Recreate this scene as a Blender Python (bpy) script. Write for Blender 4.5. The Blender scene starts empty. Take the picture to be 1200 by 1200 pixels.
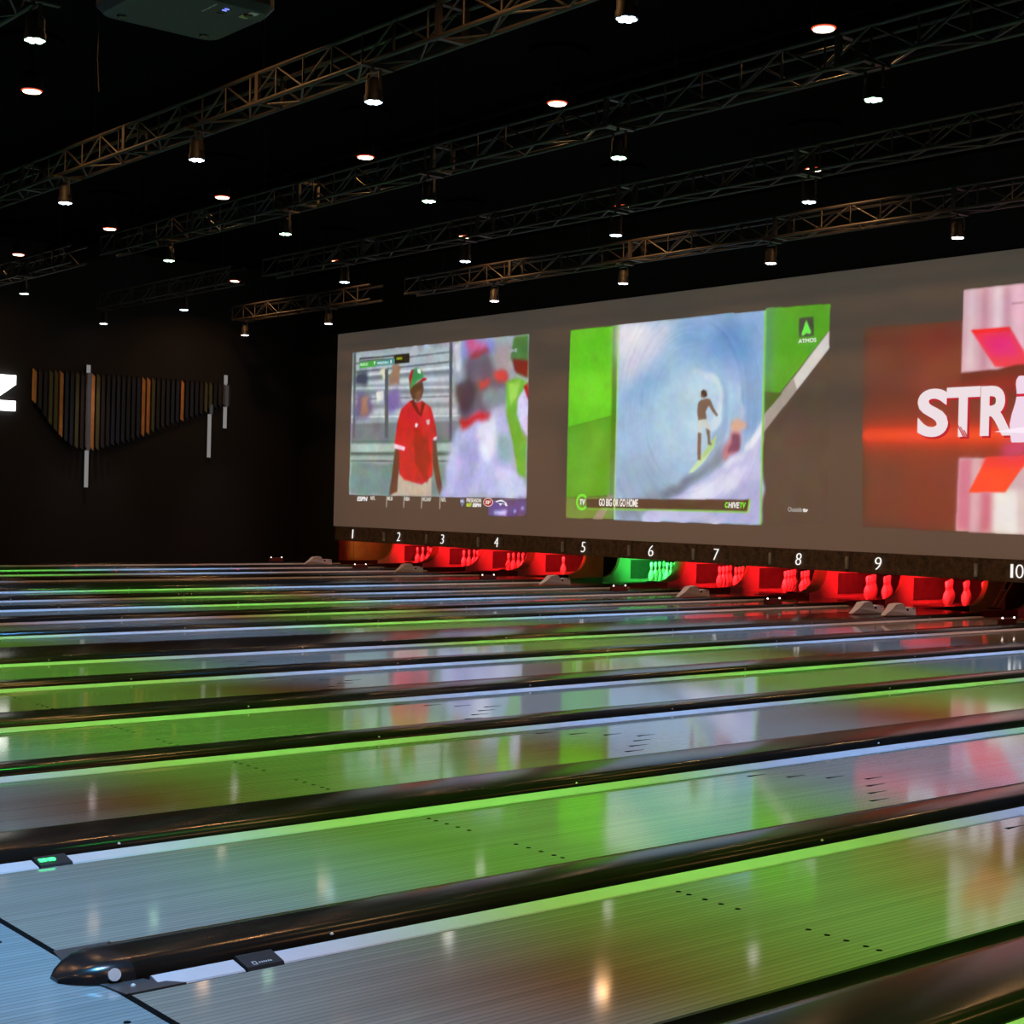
import bpy, math, random
import numpy as np
from mathutils import Vector, Matrix
random.seed(7)
S = bpy.context.scene
COL = S.collection
pi = math.pi

# ---------------------------------------------------------------- camera
CAM = Vector((0.0, -2.0089, 1.4654))
YAW, PITCH, ROLL, FPX = 0.8780, -0.0058, 0.0245, 1792.1
f_ = Vector((-math.sin(YAW) * math.cos(PITCH), math.cos(YAW) * math.cos(PITCH), math.sin(PITCH)))
r0 = Vector((math.cos(YAW), math.sin(YAW), 0)); u0 = r0.cross(f_)
r_ = r0 * math.cos(ROLL) + u0 * math.sin(ROLL)
u_ = -r0 * math.sin(ROLL) + u0 * math.cos(ROLL)
cam_data = bpy.data.cameras.new('camera')
cam_data.sensor_width = 36.0
cam_data.lens = 36.0 * FPX / 1200.0
cam_data.clip_end = 200
cam = bpy.data.objects.new('camera', cam_data)
m = Matrix((r_, u_, -f_)).transposed().to_4x4()
m.translation = CAM
cam.matrix_world = m
COL.objects.link(cam)
S.camera = cam

# ---------------------------------------------------------------- world, exposure
w = bpy.data.worlds.new('world'); S.world = w; w.use_nodes = True
w.node_tree.nodes['Background'].inputs[0].default_value = (0.6, 0.55, 0.5, 1)
w.node_tree.nodes['Background'].inputs[1].default_value = 0.0008
S.view_settings.view_transform = 'Standard'
S.view_settings.look = 'None'
S.view_settings.gamma = 1.0
S.view_settings.use_curve_mapping = False
S.view_settings.exposure = 0.0
try:
    S.cycles.use_denoising = True
    S.cycles.sample_clamp_indirect = 4.0
    S.cycles.use_light_tree = True
    S.cycles.max_bounces = 6
except Exception:
    pass

# light strengths (watts)
P_GREEN, P_BLUE, P_WHITE, P_WARM, P_PIT, P_PITG = 1300, 1650, 220, 31, 36, 26
C_GREEN, C_BLUE, C_WHITE, C_WARM = (0.05, 1.0, 0.10), (0.13, 0.48, 1.0), (1.0, 0.72, 0.8), (1.0, 0.48, 0.17)

def spot(loc, color, power, angle=50, blend=1.0, radius=0.06, target=None, parent=None):
    d = bpy.data.lights.new('spot', 'SPOT')
    d.energy = power; d.color = color; d.spot_size = math.radians(angle); d.spot_blend = blend
    d.shadow_soft_size = radius
    o = bpy.data.objects.new('spot_light', d)
    o.location = loc
    if target is not None:
        o.rotation_euler = (Vector(target) - Vector(loc)).to_track_quat('-Z', 'Y').to_euler()
    if parent is not None:
        o.parent = parent
    COL.objects.link(o)
    return o

def flood(loc, power, parent=None):
    """warm round ceiling lamp: a glowing disc that lights everything below it"""
    d = bpy.data.lights.new('flood', 'AREA'); d.shape = 'DISK'; d.size = 0.2; d.energy = power; d.color = C_WARM; d.spread = math.radians(148)
    o = bpy.data.objects.new('flood_light', d); o.location = loc
    if parent is not None: o.parent = parent
    COL.objects.link(o)
    return o

# lamp rows overhead the approach, behind and above the picture's frame
Z_PAR, Z_DOWN = 5.05, 6.1
for x in (-24.6, -21.4, -18.1, -14.9, -11.6, -8.3, -5.1, -1.8):
    spot((x, -0.35, Z_PAR), (0.12, 0.52, 1.0), P_BLUE * 1.2, target=(x, -0.35, 0))
for x in (-8.4, -5.1, -1.8):
    spot((x, 2.70, Z_PAR), C_GREEN, P_GREEN, target=(x, 2.70, 0))
for x in (-21.2, -17.3, -13.35, -9.45, -5.5, -1.6):
    flood((x, 0.28, Z_DOWN), 85 if x > -2 else 24)
    flood((x, -4.4, Z_DOWN), 30 if x > -2 else 18)
for x in (-5.5, -1.6):
    flood((x, 4.95, Z_DOWN), 14)
    flood((x, 9.6, Z_DOWN), 14)

# ---------------------------------------------------------------- helpers
def lin(c):
    return tuple(((v / 255.0) / 12.92 if v / 255.0 <= 0.04045 else ((v / 255.0 + 0.055) / 1.055) ** 2.4) for v in c)

class MB:
    """collects faces; build() links them as one mesh object"""
    def __init__(s): s.v = []; s.f = []; s.smooth = []
    def add(s, vs, fs, smooth=False):
        b = len(s.v); s.v += [tuple(map(float, p)) for p in vs]
        s.f += [tuple(b + i for i in q) for q in fs]; s.smooth += [smooth] * len(fs)
        return s
    def box(s, x0, x1, y0, y1, z0, z1):
        return s.add([(x0, y0, z0), (x1, y0, z0), (x1, y1, z0), (x0, y1, z0), (x0, y0, z1), (x1, y0, z1), (x1, y1, z1), (x0, y1, z1)],
                     [(0, 3, 2, 1), (4, 5, 6, 7), (0, 1, 5, 4), (1, 2, 6, 5), (2, 3, 7, 6), (3, 0, 4, 7)])
    def prism(s, pts, axis, a, b, smooth=False, caps=True):
        """pts: 2-D outline; axis: the direction of extrusion from a to b"""
        n = len(pts)
        def P(p, t):
            return {'x': (t, p[0], p[1]), 'y': (p[0], t, p[1]), 'z': (p[0], p[1], t)}[axis]
        vs = [P(p, a) for p in pts] + [P(p, b) for p in pts]
        s.add(vs, [(i, (i + 1) % n, n + (i + 1) % n, n + i) for i in range(n)], smooth)
        if caps:
            s.add(vs, [tuple(range(n))[::-1], tuple(range(n, 2 * n))])
        return s
    def strip(s, pts, y0, y1, smooth=True):
        """open profile (x,z) swept along y"""
        n = len(pts)
        s.add([(p[0], y0, p[1]) for p in pts] + [(p[0], y1, p[1]) for p in pts],
              [(i, i + 1, n + i + 1, n + i) for i in range(n - 1)], smooth)
        return s
    def cyl(s, p, q, r, n=8, r2=None, caps=True, smooth=True):
        p = Vector(p); q = Vector(q); d = (q - p).normalized()
        a = d.orthogonal().normalized(); b = d.cross(a); r2 = r if r2 is None else r2
        vs = [p + (a * math.cos(2 * pi * i / n) + b * math.sin(2 * pi * i / n)) * r for i in range(n)] + \
             [q + (a * math.cos(2 * pi * i / n) + b * math.sin(2 * pi * i / n)) * r2 for i in range(n)]
        s.add(vs, [(i, (i + 1) % n, n + (i + 1) % n, n + i) for i in range(n)], smooth)
        if caps: s.add(vs, [tuple(range(n))[::-1], tuple(range(n, 2 * n))])
        return s
    def lathe(s, prof, n=16, c=(0, 0, 0)):
        vs = []; fs = []
        for (r, z) in prof:
            for i in range(n):
                vs.append((c[0] + r * math.cos(2 * pi * i / n), c[1] + r * math.sin(2 * pi * i / n), c[2] + z))
        for k in range(len(prof) - 1):
            for i in range(n):
                j = (i + 1) % n
                fs.append((k * n + i, k * n + j, (k + 1) * n + j, (k + 1) * n + i))
        s.add(vs, fs, True)
        s.add(vs, [tuple(range(n))[::-1], tuple(range((len(prof) - 1) * n, len(prof) * n))])
        return s
    def mesh(s, name, mat):
        me = bpy.data.meshes.new(name)
        me.from_pydata(s.v, [], s.f)
        me.polygons.foreach_set('use_smooth', s.smooth)
        if mat: me.materials.append(mat)
        me.update()
        return me
    def build(s, name, mat, parent=None, loc=None):
        return link(name, s.mesh(name, mat), parent, loc)

def link(name, me, parent=None, loc=None, rot=None):
    o = bpy.data.objects.new(name, me)
    if parent is not None: o.parent = parent
    if loc is not None: o.location = loc
    if rot is not None: o.rotation_euler = rot
    COL.objects.link(o)
    return o

def tag(o, label=None, cat=None, group=None, kind=None):
    if label: o['label'] = label
    if cat: o['category'] = cat
    if group: o['group'] = group
    if kind: o['kind'] = kind
    return o

def thing(name, label, cat, loc=(0, 0, 0), group=None):
    return tag(link(name, None, None, loc), label, cat, group)

def copy_thing(o, loc, label, group=None):
    c = o.copy(); c.location = loc; COL.objects.link(c); c['label'] = label
    if group: c['group'] = group
    for ch in list(o.children):
        d = ch.copy(); d.parent = c
        if d.type == 'LIGHT': d.data = ch.data
        COL.objects.link(d)
        for g in list(ch.children):
            e = g.copy(); e.parent = d; COL.objects.link(e)
    return c

def nodes(name):
    mt = bpy.data.materials.new(name); mt.use_nodes = True
    nt = mt.node_tree
    return mt, nt, nt.nodes['Principled BSDF']

def pm(name, color, rough=0.5, metal=0.0, spec=0.5, coat=0.0, vary=0.15, scale=6.0, bump=0.0, ior=1.5):
    """procedural plain material: base colour with a little noise in tone"""
    mt, nt, b = nodes(name)
    b.inputs['Roughness'].default_value = rough; b.inputs['Metallic'].default_value = metal
    b.inputs['Specular IOR Level'].default_value = spec; b.inputs['Coat Weight'].default_value = coat
    b.inputs['IOR'].default_value = ior
    tc = nt.nodes.new('ShaderNodeTexCoord'); nz = nt.nodes.new('ShaderNodeTexNoise')
    nz.inputs['Scale'].default_value = scale; nz.inputs['Detail'].default_value = 4
    nt.links.new(tc.outputs['Object'], nz.inputs['Vector'])
    rp = nt.nodes.new('ShaderNodeValToRGB')
    rp.color_ramp.elements[0].position = 0.3; rp.color_ramp.elements[1].position = 0.7
    rp.color_ramp.elements[0].color = tuple(c * (1 - vary) for c in color) + (1,)
    rp.color_ramp.elements[1].color = tuple(min(1, c * (1 + vary)) for c in color) + (1,)
    nt.links.new(nz.outputs['Fac'], rp.inputs['Fac']); nt.links.new(rp.outputs['Color'], b.inputs['Base Color'])
    if bump:
        bp = nt.nodes.new('ShaderNodeBump'); bp.inputs['Strength'].default_value = bump; bp.inputs['Distance'].default_value = 0.01
        nt.links.new(nz.outputs['Fac'], bp.inputs['Height']); nt.links.new(bp.outputs['Normal'], b.inputs['Normal'])
    return mt

def em(name, color, strength):
    mt, nt, b = nodes(name)
    b.inputs['Base Color'].default_value = (0.02, 0.02, 0.02, 1)
    b.inputs['Emission Color'].default_value = tuple(color) + (1,)
    b.inputs['Emission Strength'].default_value = strength
    return mt

def board_material(name, base, rough, joint=0.70):
    """narrow boards running along y: tone per board, dark joints, glossy clear finish"""
    mt, nt, b = nodes(name)
    N = nt.nodes.new; L = nt.links.new
    tc = N('ShaderNodeTexCoord'); sx = N('ShaderNodeSeparateXYZ'); L(tc.outputs['Object'], sx.inputs[0])
    def mth(op, a, bb=None):
        n = N('ShaderNodeMath'); n.operation = op
        if isinstance(a, (int, float)): n.inputs[0].default_value = a
        else: L(a, n.inputs[0])
        if bb is not None:
            if isinstance(bb, (int, float)): n.inputs[1].default_value = bb
            else: L(bb, n.inputs[1])
        return n.outputs[0]
    t = mth('DIVIDE', sx.outputs['X'], 1.0668 / 39)
    fl = mth('FLOOR', t); fr = mth('SUBTRACT', t, fl)
    seam = mth('LESS_THAN', fr, 0.2)
    wn = N('ShaderNodeTexWhiteNoise'); wn.noise_dimensions = '1D'; L(fl, wn.inputs['W'])
    tone = mth('ADD', mth('MULTIPLY', wn.outputs['Value'], 0.16), 0.92)
    tone = mth('MULTIPLY', tone, mth('SUBTRACT', 1.0, mth('MULTIPLY', seam, 1 - joint)))
    mp = N('ShaderNodeMapping'); mp.inputs['Scale'].default_value = (40, 1.2, 1); L(tc.outputs['Object'], mp.inputs[0])
    nz = N('ShaderNodeTexNoise'); nz.inputs['Scale'].default_value = 1.5; nz.inputs['Detail'].default_value = 3; L(mp.outputs[0], nz.inputs['Vector'])
    tone = mth('MULTIPLY', tone, mth('ADD', mth('MULTIPLY', nz.outputs['Fac'], 0.2), 0.9))
    vm = N('ShaderNodeVectorMath'); vm.operation = 'SCALE'; vm.inputs[0].default_value = base; L(tone, vm.inputs['Scale'])
    L(vm.outputs[0], b.inputs['Base Color'])
    b.inputs['Roughness'].default_value = rough
    b.inputs['IOR'].default_value = 1.55
    bp = N('ShaderNodeBump'); bp.inputs['Strength'].default_value = 0.015; bp.inputs['Distance'].default_value = 0.002
    L(nz.outputs['Fac'], bp.inputs['Height']); L(bp.outputs['Normal'], b.inputs['Normal'])
    return mt

M = dict(
    lane=board_material('lane_boards', (0.30, 0.275, 0.225), 0.07),
    approach=board_material('approach_boards', (0.25, 0.31, 0.32), 0.12),
    black=pm('black_plastic', (0.012, 0.012, 0.013), 0.22, spec=0.6, vary=0.2, scale=3),
    cap=pm('divider_cap', (0.012, 0.009, 0.007), 0.19, spec=0.3, vary=0.25, scale=2.5),
    gutter=pm('gutter_plastic', (0.011, 0.008, 0.006), 0.35, spec=0.35),
    block=pm('rail_block_plastic', (0.022, 0.022, 0.023), 0.6, spec=0.25),
    rail=pm('rail_plastic', (0.56, 0.53, 0.55), 0.35, vary=0.04),
    chrome=pm('brushed_steel', (0.6, 0.58, 0.55), 0.3, metal=0.7),
    white=pm('white_paint', (0.8, 0.8, 0.8), 0.4, vary=0.03),
    ink=pm('lane_ink', (0.008, 0.008, 0.008), 0.9, spec=0.0),
    dark=pm('black_wall_paint', (0.0032, 0.0024, 0.0024), 0.8, vary=0.4, scale=1.5),
    ceil=pm('black_ceiling_paint', (0.0024, 0.0021, 0.0024), 0.95, spec=0.03, vary=0.4, scale=1.0),
    carpet=pm('dark_floor', (0.015, 0.014, 0.014), 0.9, vary=0.5, scale=30),
    screen=pm('screen_fabric', (0.42, 0.34, 0.28), 0.85, spec=0.1, vary=0.05, scale=160, bump=0.05),
    plate=pm('plate_metal', (0.06, 0.065, 0.07), 0.4, metal=0.3),
    curb=pm('pit_curb', (0.015, 0.014, 0.014), 0.5),
    truss=pm('truss_steel', (0.036, 0.030, 0.026), 0.45),
    fixture=pm('fixture_black', (0.009, 0.008, 0.008), 0.6),
    duct=pm('painted_duct', (0.0022, 0.002, 0.002), 0.9, spec=0.05),
    kick=pm('kickback_laminate', (0.72, 0.66, 0.60), 0.5, vary=0.05),
    kick_wood=pm('kickback_plywood', (0.55, 0.30, 0.13), 0.6, vary=0.15, scale=4),
    pad=pm('kickback_pad', (0.11, 0.10, 0.10), 0.8, vary=0.2),
    pin=pm('pin_plastic', (0.82, 0.80, 0.76), 0.3, vary=0.02),
    band=pm('pin_band', (0.55, 0.03, 0.03), 0.4),
    gray=pm('housing_gray', (0.62, 0.58, 0.60), 0.5, vary=0.08),
    red=pm('sensor_red', (0.12, 0.02, 0.02), 0.4),
    projector=pm('projector_shell', (0.016, 0.0185, 0.018), 0.5, vary=0.1),
    sticker=pm('yellow_sticker', (0.5, 0.38, 0.12), 0.5),
    silver_print=pm('pale_print', (0.45, 0.45, 0.45), 0.5),
    num=em('number_glow', (1.0, 0.97, 0.92), 1.0),
    strip=pm('edge_strip', (0.42, 0.47, 0.47), 0.5, vary=0.3),
    led_white=em('led_white', (1, 0.9, 0.85), 3.0),
    led_blue=em('led_blue', (0.2, 0.25, 1), 1.5),
    led_green=em('led_green', (0.05, 1, 0.25), 2.5),
    glint_red=em('glint_red', (1, 0.08, 0.1), 1.0),  # painted reflection on the divider screws
    lens_green=em('lens_green', (0.55, 1.0, 0.62), 9),
    lens_blue=em('lens_blue', (0.62, 0.82, 1.0), 9),
    lens_white=em('lens_white', (1.0, 0.86, 0.9), 9),
    lens_warm=em('lens_warm', (1.0, 0.74, 0.5), 9),
    lens_flare_ring=em('lens_flare_ring', (1.0, 0.10, 0.03), 0.8),  # red flare round the overbright lens, painted as a faint emission
    sign=em('sign_white', (1, 0.98, 0.93), 3.0),
    tube=em('tube_white', (0.9, 0.88, 0.86), 0.22),
    slat_cover_glow=em('slat_cover_glow', (0.5, 0.48, 0.52), 0.06),  # faint painted glow for grey slats in front of the light strips
)

def mask_material():
    mt, nt, b = nodes('speckled_mask')
    N = nt.nodes.new; L = nt.links.new
    tc = N('ShaderNodeTexCoord'); nz = N('ShaderNodeTexNoise'); nz.inputs['Scale'].default_value = 9; nz.inputs['Detail'].default_value = 6
    nz.inputs['Roughness'].default_value = 0.7
    L(tc.outputs['Object'], nz.inputs['Vector'])
    rp = N('ShaderNodeValToRGB'); e = rp.color_ramp.elements
    e[0].position = 0.35; e[0].color = (0.035, 0.030, 0.026, 1); e[1].position = 0.72; e[1].color = (0.22, 0.15, 0.09, 1)
    L(nz.outputs['Fac'], rp.inputs['Fac']); L(rp.outputs['Color'], b.inputs['Base Color']); b.inputs['Roughness'].default_value = 0.7
    return mt
M['mask'] = mask_material()
M['brass'] = pm('brass_rod', (0.62, 0.36, 0.12), 0.35, metal=0.6)

def picture_material():
    mt, nt, b = nodes('projected_picture')
    a = nt.nodes.new('ShaderNodeAttribute'); a.attribute_name = 'Col'
    b.inputs['Base Color'].default_value = (0.40, 0.33, 0.28, 1); b.inputs['Roughness'].default_value = 0.9
    b.inputs['Specular IOR Level'].default_value = 0.1
    nt.links.new(a.outputs['Color'], b.inputs['Emission Color']); b.inputs['Emission Strength'].default_value = 1.0
    return mt
M['picture'] = picture_material()
# the projectors' black level: the faint grey raster they throw over the whole screen
_b = M['screen'].node_tree.nodes['Principled BSDF']
_b.inputs['Emission Color'].default_value = (0.042, 0.035, 0.030, 1); _b.inputs['Emission Strength'].default_value = 1.0

_em = {}
def glow(c):
    c = tuple(c)
    if c not in _em: _em[c] = em('picture_ink', lin(c), 1.0)
    return _em[c]

# text as flat mesh
def text_mesh(name, body, mat, width=None, height=0.1, bold=0.0, shear=0.0, extrude=0.002):
    cu = bpy.data.curves.new('txt', 'FONT'); cu.body = body; cu.size = 1; cu.offset = bold; cu.shear = shear; cu.extrude = extrude
    cu.resolution_u = 6
    to = bpy.data.objects.new('txt', cu); COL.objects.link(to)
    bpy.context.view_layer.update()
    dg = bpy.context.evaluated_depsgraph_get()
    me = bpy.data.meshes.new_from_object(to.evaluated_get(dg))
    bpy.data.objects.remove(to); bpy.data.curves.remove(cu)
    co = np.zeros(len(me.vertices) * 3); me.vertices.foreach_get('co', co); co = co.reshape(-1, 3)
    lo, hi = co.min(0), co.max(0)
    sy = height / (hi[1] - lo[1]); sxx = sy if width is None else width / (hi[0] - lo[0])
    # stand the text up: x stays, y -> z, facing -y
    out = np.stack([(co[:, 0] - lo[0]) * sxx, -co[:, 2], (co[:, 1] - lo[1]) * sy], 1)
    me.vertices.foreach_set('co', out.astype(np.float32).ravel())
    me.materials.clear(); me.materials.append(mat); me.name = name; me.update()
    return me

# ================================================================ layout of the lanes
# x of every lane centre (lane number over the pins -> x); lanes run along +y from the foul line at y = 0
LC = {1: -28.549, 2: -26.805, 3: -25.247, 4: -23.474, 5: -20.923, 6: -19.154, 7: -17.601, 8: -15.830, 9: -14.286,
      10: -11.900, 11: -10.326, 12: -8.528, 13: -6.965, 14: -5.182, 15: -3.587, 16: -1.800}
HW = 0.5334
NW = ['zero', 'one', 'two', 'three', 'four', 'five', 'six', 'seven', 'eight', 'nine', 'ten', 'eleven', 'twelve', 'thirteen', 'fourteen', 'fifteen', 'sixteen', 'seventeen']
Y_PIN, Y_MASK, Y_END = 18.885, 17.10, 19.85
X_WALL = -31.1
B = 1.0668 / 39

# ---------------------------------------------------------------- room shell
tag(MB().box(X_WALL, 4, -9, -0.012, -0.12, 0.0).build('floor', M['approach']), kind='structure')
tag(MB().box(X_WALL, 4, -0.012, 21.0, -0.30, -0.12).build('floor', M['carpet']), kind='structure')
tag(MB().box(X_WALL - 0.2, X_WALL, -9, 21, -0.3, 6.9).build('wall_left', M['dark']), kind='structure')
tag(MB().box(X_WALL, 4, 20.8, 21.0, -0.3, 6.9).build('wall_back', M['dark']), kind='structure')
wf = MB()
wf.box(X_WALL, 4, 17.24, 17.30, 5.21, 6.7)
wf.box(X_WALL, -29.42, 17.24, 17.30, -0.12, 5.21)
tag(wf.build('wall_back_upper', M['dark']), kind='structure')
tag(MB().box(X_WALL - 0.2, 4, -9, 21, 6.7, 6.9).build('ceiling', M['ceil']), kind='structure')

# ---------------------------------------------------------------- bowling lanes
lane_me = MB().box(-HW, HW, 0.012, Y_END, -0.06, 0.0).mesh('lane_surface', M['lane'])
foul_me = MB().box(-HW, HW, -0.012, 0.012, -0.06, 0.0006).mesh('foul_line', M['ink'])
dm = MB(); n = 12
dm.lathe([(0.0115, 0.0002), (0.0105, 0.0012)], 12)
dot_me = dm.mesh('guide_dot', M['ink'])
arrow_me = MB().prism([(-0.013, 0.0), (0.013, 0.0), (0.004, 0.075), (0.0, 0.15), (-0.004, 0.075)], 'z', 0.0002, 0.0012).mesh('arrow', M['ink'])
LANE_WORDS = {15: 'bowling lane nearest the camera with grey board lines, above the lowest thick divider',
              14: 'second nearest bowling lane, with seven dark aiming arrows below the surf picture reflection',
              13: 'third nearest bowling lane, just beyond the second divider, green near its left end',
              12: 'fourth nearest bowling lane, with the white sign reflected at its left edge',
              11: 'fifth nearest bowling lane, bright green at the left edge of the photo',
              10: 'bowling lane running towards the number ten at the right edge of the photo',
              16: 'bowling lane at the bottom right corner, nearer than the lowest thick divider'}
for k, c in LC.items():
    lab = LANE_WORDS.get(k, 'glossy bowling lane that ends below the white number %s on the mask' % NW[k])
    t = thing('bowling_lane', lab, 'bowling lane', (c, 0, 0), 'bowling lanes')
    link('lane_surface', lane_me, t)
    link('foul_line', foul_me, t)
    if k >= 9:
        for b in (3, 5, 8, 11, 14, 26, 29, 32, 35, 37):
            link('guide_dot', dot_me, t, ((b - 20) * B, 2.225, 0))
        for b in (5, 10, 15, 20, 25, 30, 35):
            link('arrow', arrow_me, t, ((b - 20) * B, 4.36 + (15 - abs(b - 20)) / 15 * 0.50, 0))
    if k >= 14:
        for b in (8, 14, 20, 26, 32):
            link('approach_dot', dot_me, t, ((b - 20) * B, -0.10, 0))

# ---------------------------------------------------------------- dividers between the lanes
def divider(xl, w, label, front_detail):
    t = thing('lane_divider', label, 'lane divider', (xl, 0, 0), 'black dividers between the lanes')
    hl = 0.13 if w < 0.6 else 0.18
    hr = w - 0.105
    prof = [(hl, -0.09), (hl, 0.015), (hl + 0.012, 0.036), (hl + 0.035, 0.049), (hl + 0.075, 0.054), ((hl + hr) / 2, 0.056), (hr - 0.075, 0.056),
            (hr - 0.048, 0.052), (hr - 0.028, 0.042), (hr - 0.013, 0.026), (hr - 0.003, 0.005), (hr, -0.02), (hr, -0.09)]
    cp = MB(); cp.prism(prof, 'y', 0.08, 17.2, smooth=False)
    for i in range(len(prof)): cp.smooth[i] = True
    cp.build('divider_cap', M['cap'], t)
    # rounded nose tapering to a point over the approach
    ns = MB(); mid = (hl + hr) / 2; npf = [(x, max(z, -0.004)) for x, z in prof]
    if w > 0.9:
        mid = hr - 0.14; npf = [(max(x, hr - 0.24), z) for x, z in npf]
    secs = [(0.08, 1, 1), (0.03, 0.97, 1.02), (-0.02, 0.86, 0.93), (-0.06, 0.68, 0.74), (-0.095, 0.44, 0.46), (-0.118, 0.2, 0.2)]
    vs = []; N = len(npf)
    for (y, a, h) in secs:
        for (x, z) in npf: vs.append((mid + (x - mid) * a, y, (z * h if z > 0 else 0.001)))
    fs = [(s * N + i, s * N + i + 1, (s + 1) * N + i + 1, (s + 1) * N + i) for s in range(len(secs) - 1) for i in range(N - 1)]
    ns.add(vs, fs, True); ns.add(vs[-N:], [tuple(range(N))])
    no = ns.build('divider_nose', M['black'], t)
    ys, hs = 0.015, 0.028
    if front_detail:
        p = Vector((hr - 0.018, ys, hs))
        d = Vector((0.86, -0.25, 0.42)).normalized()
        MB().cyl(p - d * 0.012, p + d * 0.006, 0.019, 16).build('round_pale_cap', M['white'], no)
    # flat end plates at both sides of the nose, with a bolt each
    for s in (0, 1):
        X = (lambda x: x) if s == 0 else (lambda x: w - x)
        e = 0.105 if s else hl
        pts = [(X(0.002), -0.004), (X(e + 0.05), -0.03), (X(e + 0.03), 0.09), (X(0.09), 0.11), (X(0.002), 0.19)]
        if s: pts = pts[::-1]
        pl = MB().prism(pts, 'z', -0.012, 0.006).build('end_plate', M['plate'], t)
        MB().lathe([(0.008, 0.0), (0.007, 0.005), (0.003, 0.007)], 8, (X(e * 0.55), 0.045, 0.006)).build('bolt', M['white'], pl)
    # gutters
    g = [(0.0, -0.008), (0.008, -0.035), (0.03, -0.058), (0.07, -0.062), (hl, -0.045)]
    MB().strip(g, 0.10, 19.8).build('gutter', M['gutter'], t)
    MB().strip([(w - x if i < 4 else hr, z) for i, (x, z) in enumerate(g)][::-1], 0.10, 19.8).build('gutter', M['gutter'], t)
    # stowed bumper rail along the lane on the right of the cap
    for s in (1,):
        def X(a): return hr + a if s else hl - a
        rp = [(X(0.003), 0.010), (X(0.008), 0.014), (X(0.014), 0.0135), (X(0.084), 0.001), (X(0.089), -0.004), (X(0.084), -0.011), (X(0.003), -0.008)]
        if s: rp = rp[::-1]
        MB().prism(rp, 'y', 0.12, 0.40).build('bumper_rail', M['rail'], t)
        MB().prism(rp, 'y', 0.54, 17.15).build('bumper_rail', M['rail'], t)
        bp = [(X(0.002), 0.021), (X(0.010), 0.025), (X(0.018), 0.024), (X(0.090), 0.008), (X(0.098), -0.004), (X(0.09), -0.02), (X(0.002), -0.02)]
        if s: bp = bp[::-1]
        blk = MB().prism(bp, 'y', 0.405, 0.535).build('rail_block', M['block'], t)
        if s and front_detail == 1:
            # small pale mark and a row of tiny letters on the block's sloping face
            d = Vector((0.072, 0, -0.016)); nrm = Vector((0.217, 0, 0.976))
            pr = MB()
            def quad(y0, y1, t0, t1):
                o = Vector((hr + 0.018, 0, 0.024)) + nrm * 0.0012
                pr.add([o + d * t1 + Vector((0, y0, 0)), o + d * t1 + Vector((0, y1, 0)), o + d * t0 + Vector((0, y1, 0)), o + d * t0 + Vector((0, y0, 0))], [(0, 1, 2, 3)])
            quad(0.432, 0.436, 0.62, 0.92); quad(0.444, 0.448, 0.62, 0.92); quad(0.432, 0.448, 0.62, 0.68); quad(0.432, 0.448, 0.86, 0.92)
            for q in range(6): quad(0.455 + q * 0.008, 0.460 + q * 0.008, 0.72, 0.84)
            pr.build('printed_mark', M['silver_print'], blk)
        if s and front_detail == 2:
            for yy in (0.415, 0.45):
                MB().box(hr + 0.04, hr + 0.062, yy, yy + 0.028, 0.01, 0.023).build('green_indicator', M['led_green'], blk)
    for q in range(7):
        MB().lathe([(0.006, -0.003), (0.006, 0.001), (0.003, 0.004)], 6, (hr - 0.012, 0.78 + 2.53 * q, 0.030)).build('screw', M['white'], t)
    return t

order = sorted(LC)                # 1 .. 16
WORDS = {15: 'nearest thick black lane divider across the bottom right corner',
         14: 'black lane divider whose rounded nose with a steel cap lies at the bottom left',
         13: 'black lane divider with green indicators on its rail block at the left edge',
         12: 'black lane divider, fourth up from the bottom, thin, with green lit rail at left',
         11: 'black lane divider, fifth up from the bottom, with yellowish rail at the left edge',
         10: 'black lane divider between the lanes ending at ten and its right neighbour',
         9: 'extra wide divider with flat walkway top between lanes nine and ten',
         4: 'extra wide divider with flat walkway top between lanes four and five'}
divs = {}
for k in order[:-1]:
    xl = LC[k] + HW; w_ = LC[k + 1] - HW - xl
    divs[k] = divider(xl, w_, WORDS.get(k, 'far black lane divider between the lanes numbered %s and %s' % (NW[k], NW[k + 1])),
            1 if k == 14 else (2 if k == 13 else 0))
divs[0] = divider(LC[1] - HW - 0.49, 0.49, 'farthest black lane divider, at the outer side of lane one', 0)
for k, y in ((1, 10.2), (2, 10.2), (1, 12.7), (2, 12.7)):
    MB().box(0.33, 0.345, y, y + 0.03, 0.056, 0.075).build('red_screw_glint', M['glint_red'], divs[k])  # red reflections on the screws, put in as small glowing boxes

# ---------------------------------------------------------------- projection screen and its three pictures
scr = thing('projection_screen', 'very wide pale grey projection screen above the lane numbers, showing three pictures', 'projection screen', (0, 17.12, 0))
MB().box(-29.40, 3.0, 0.0, 0.06, 0.848, 5.209).build('screen_fabric', M['screen'], scr)

def blur(a, r):
    r = int(round(r))
    if r < 1: return a
    for _ in range(2):
        for ax in (0, 1):
            pad = [(0, 0)] * a.ndim; pad[ax] = (r + 1, r)
            c = np.cumsum(np.pad(a, pad, mode='edge'), axis=ax)
            n_ = a.shape[ax]
            hi = np.take(c, np.arange(2 * r + 1, 2 * r + 1 + n_), axis=ax); lo_ = np.take(c, np.arange(0, n_), axis=ax)
            a = (hi - lo_) / (2 * r + 1)
    return a

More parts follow.
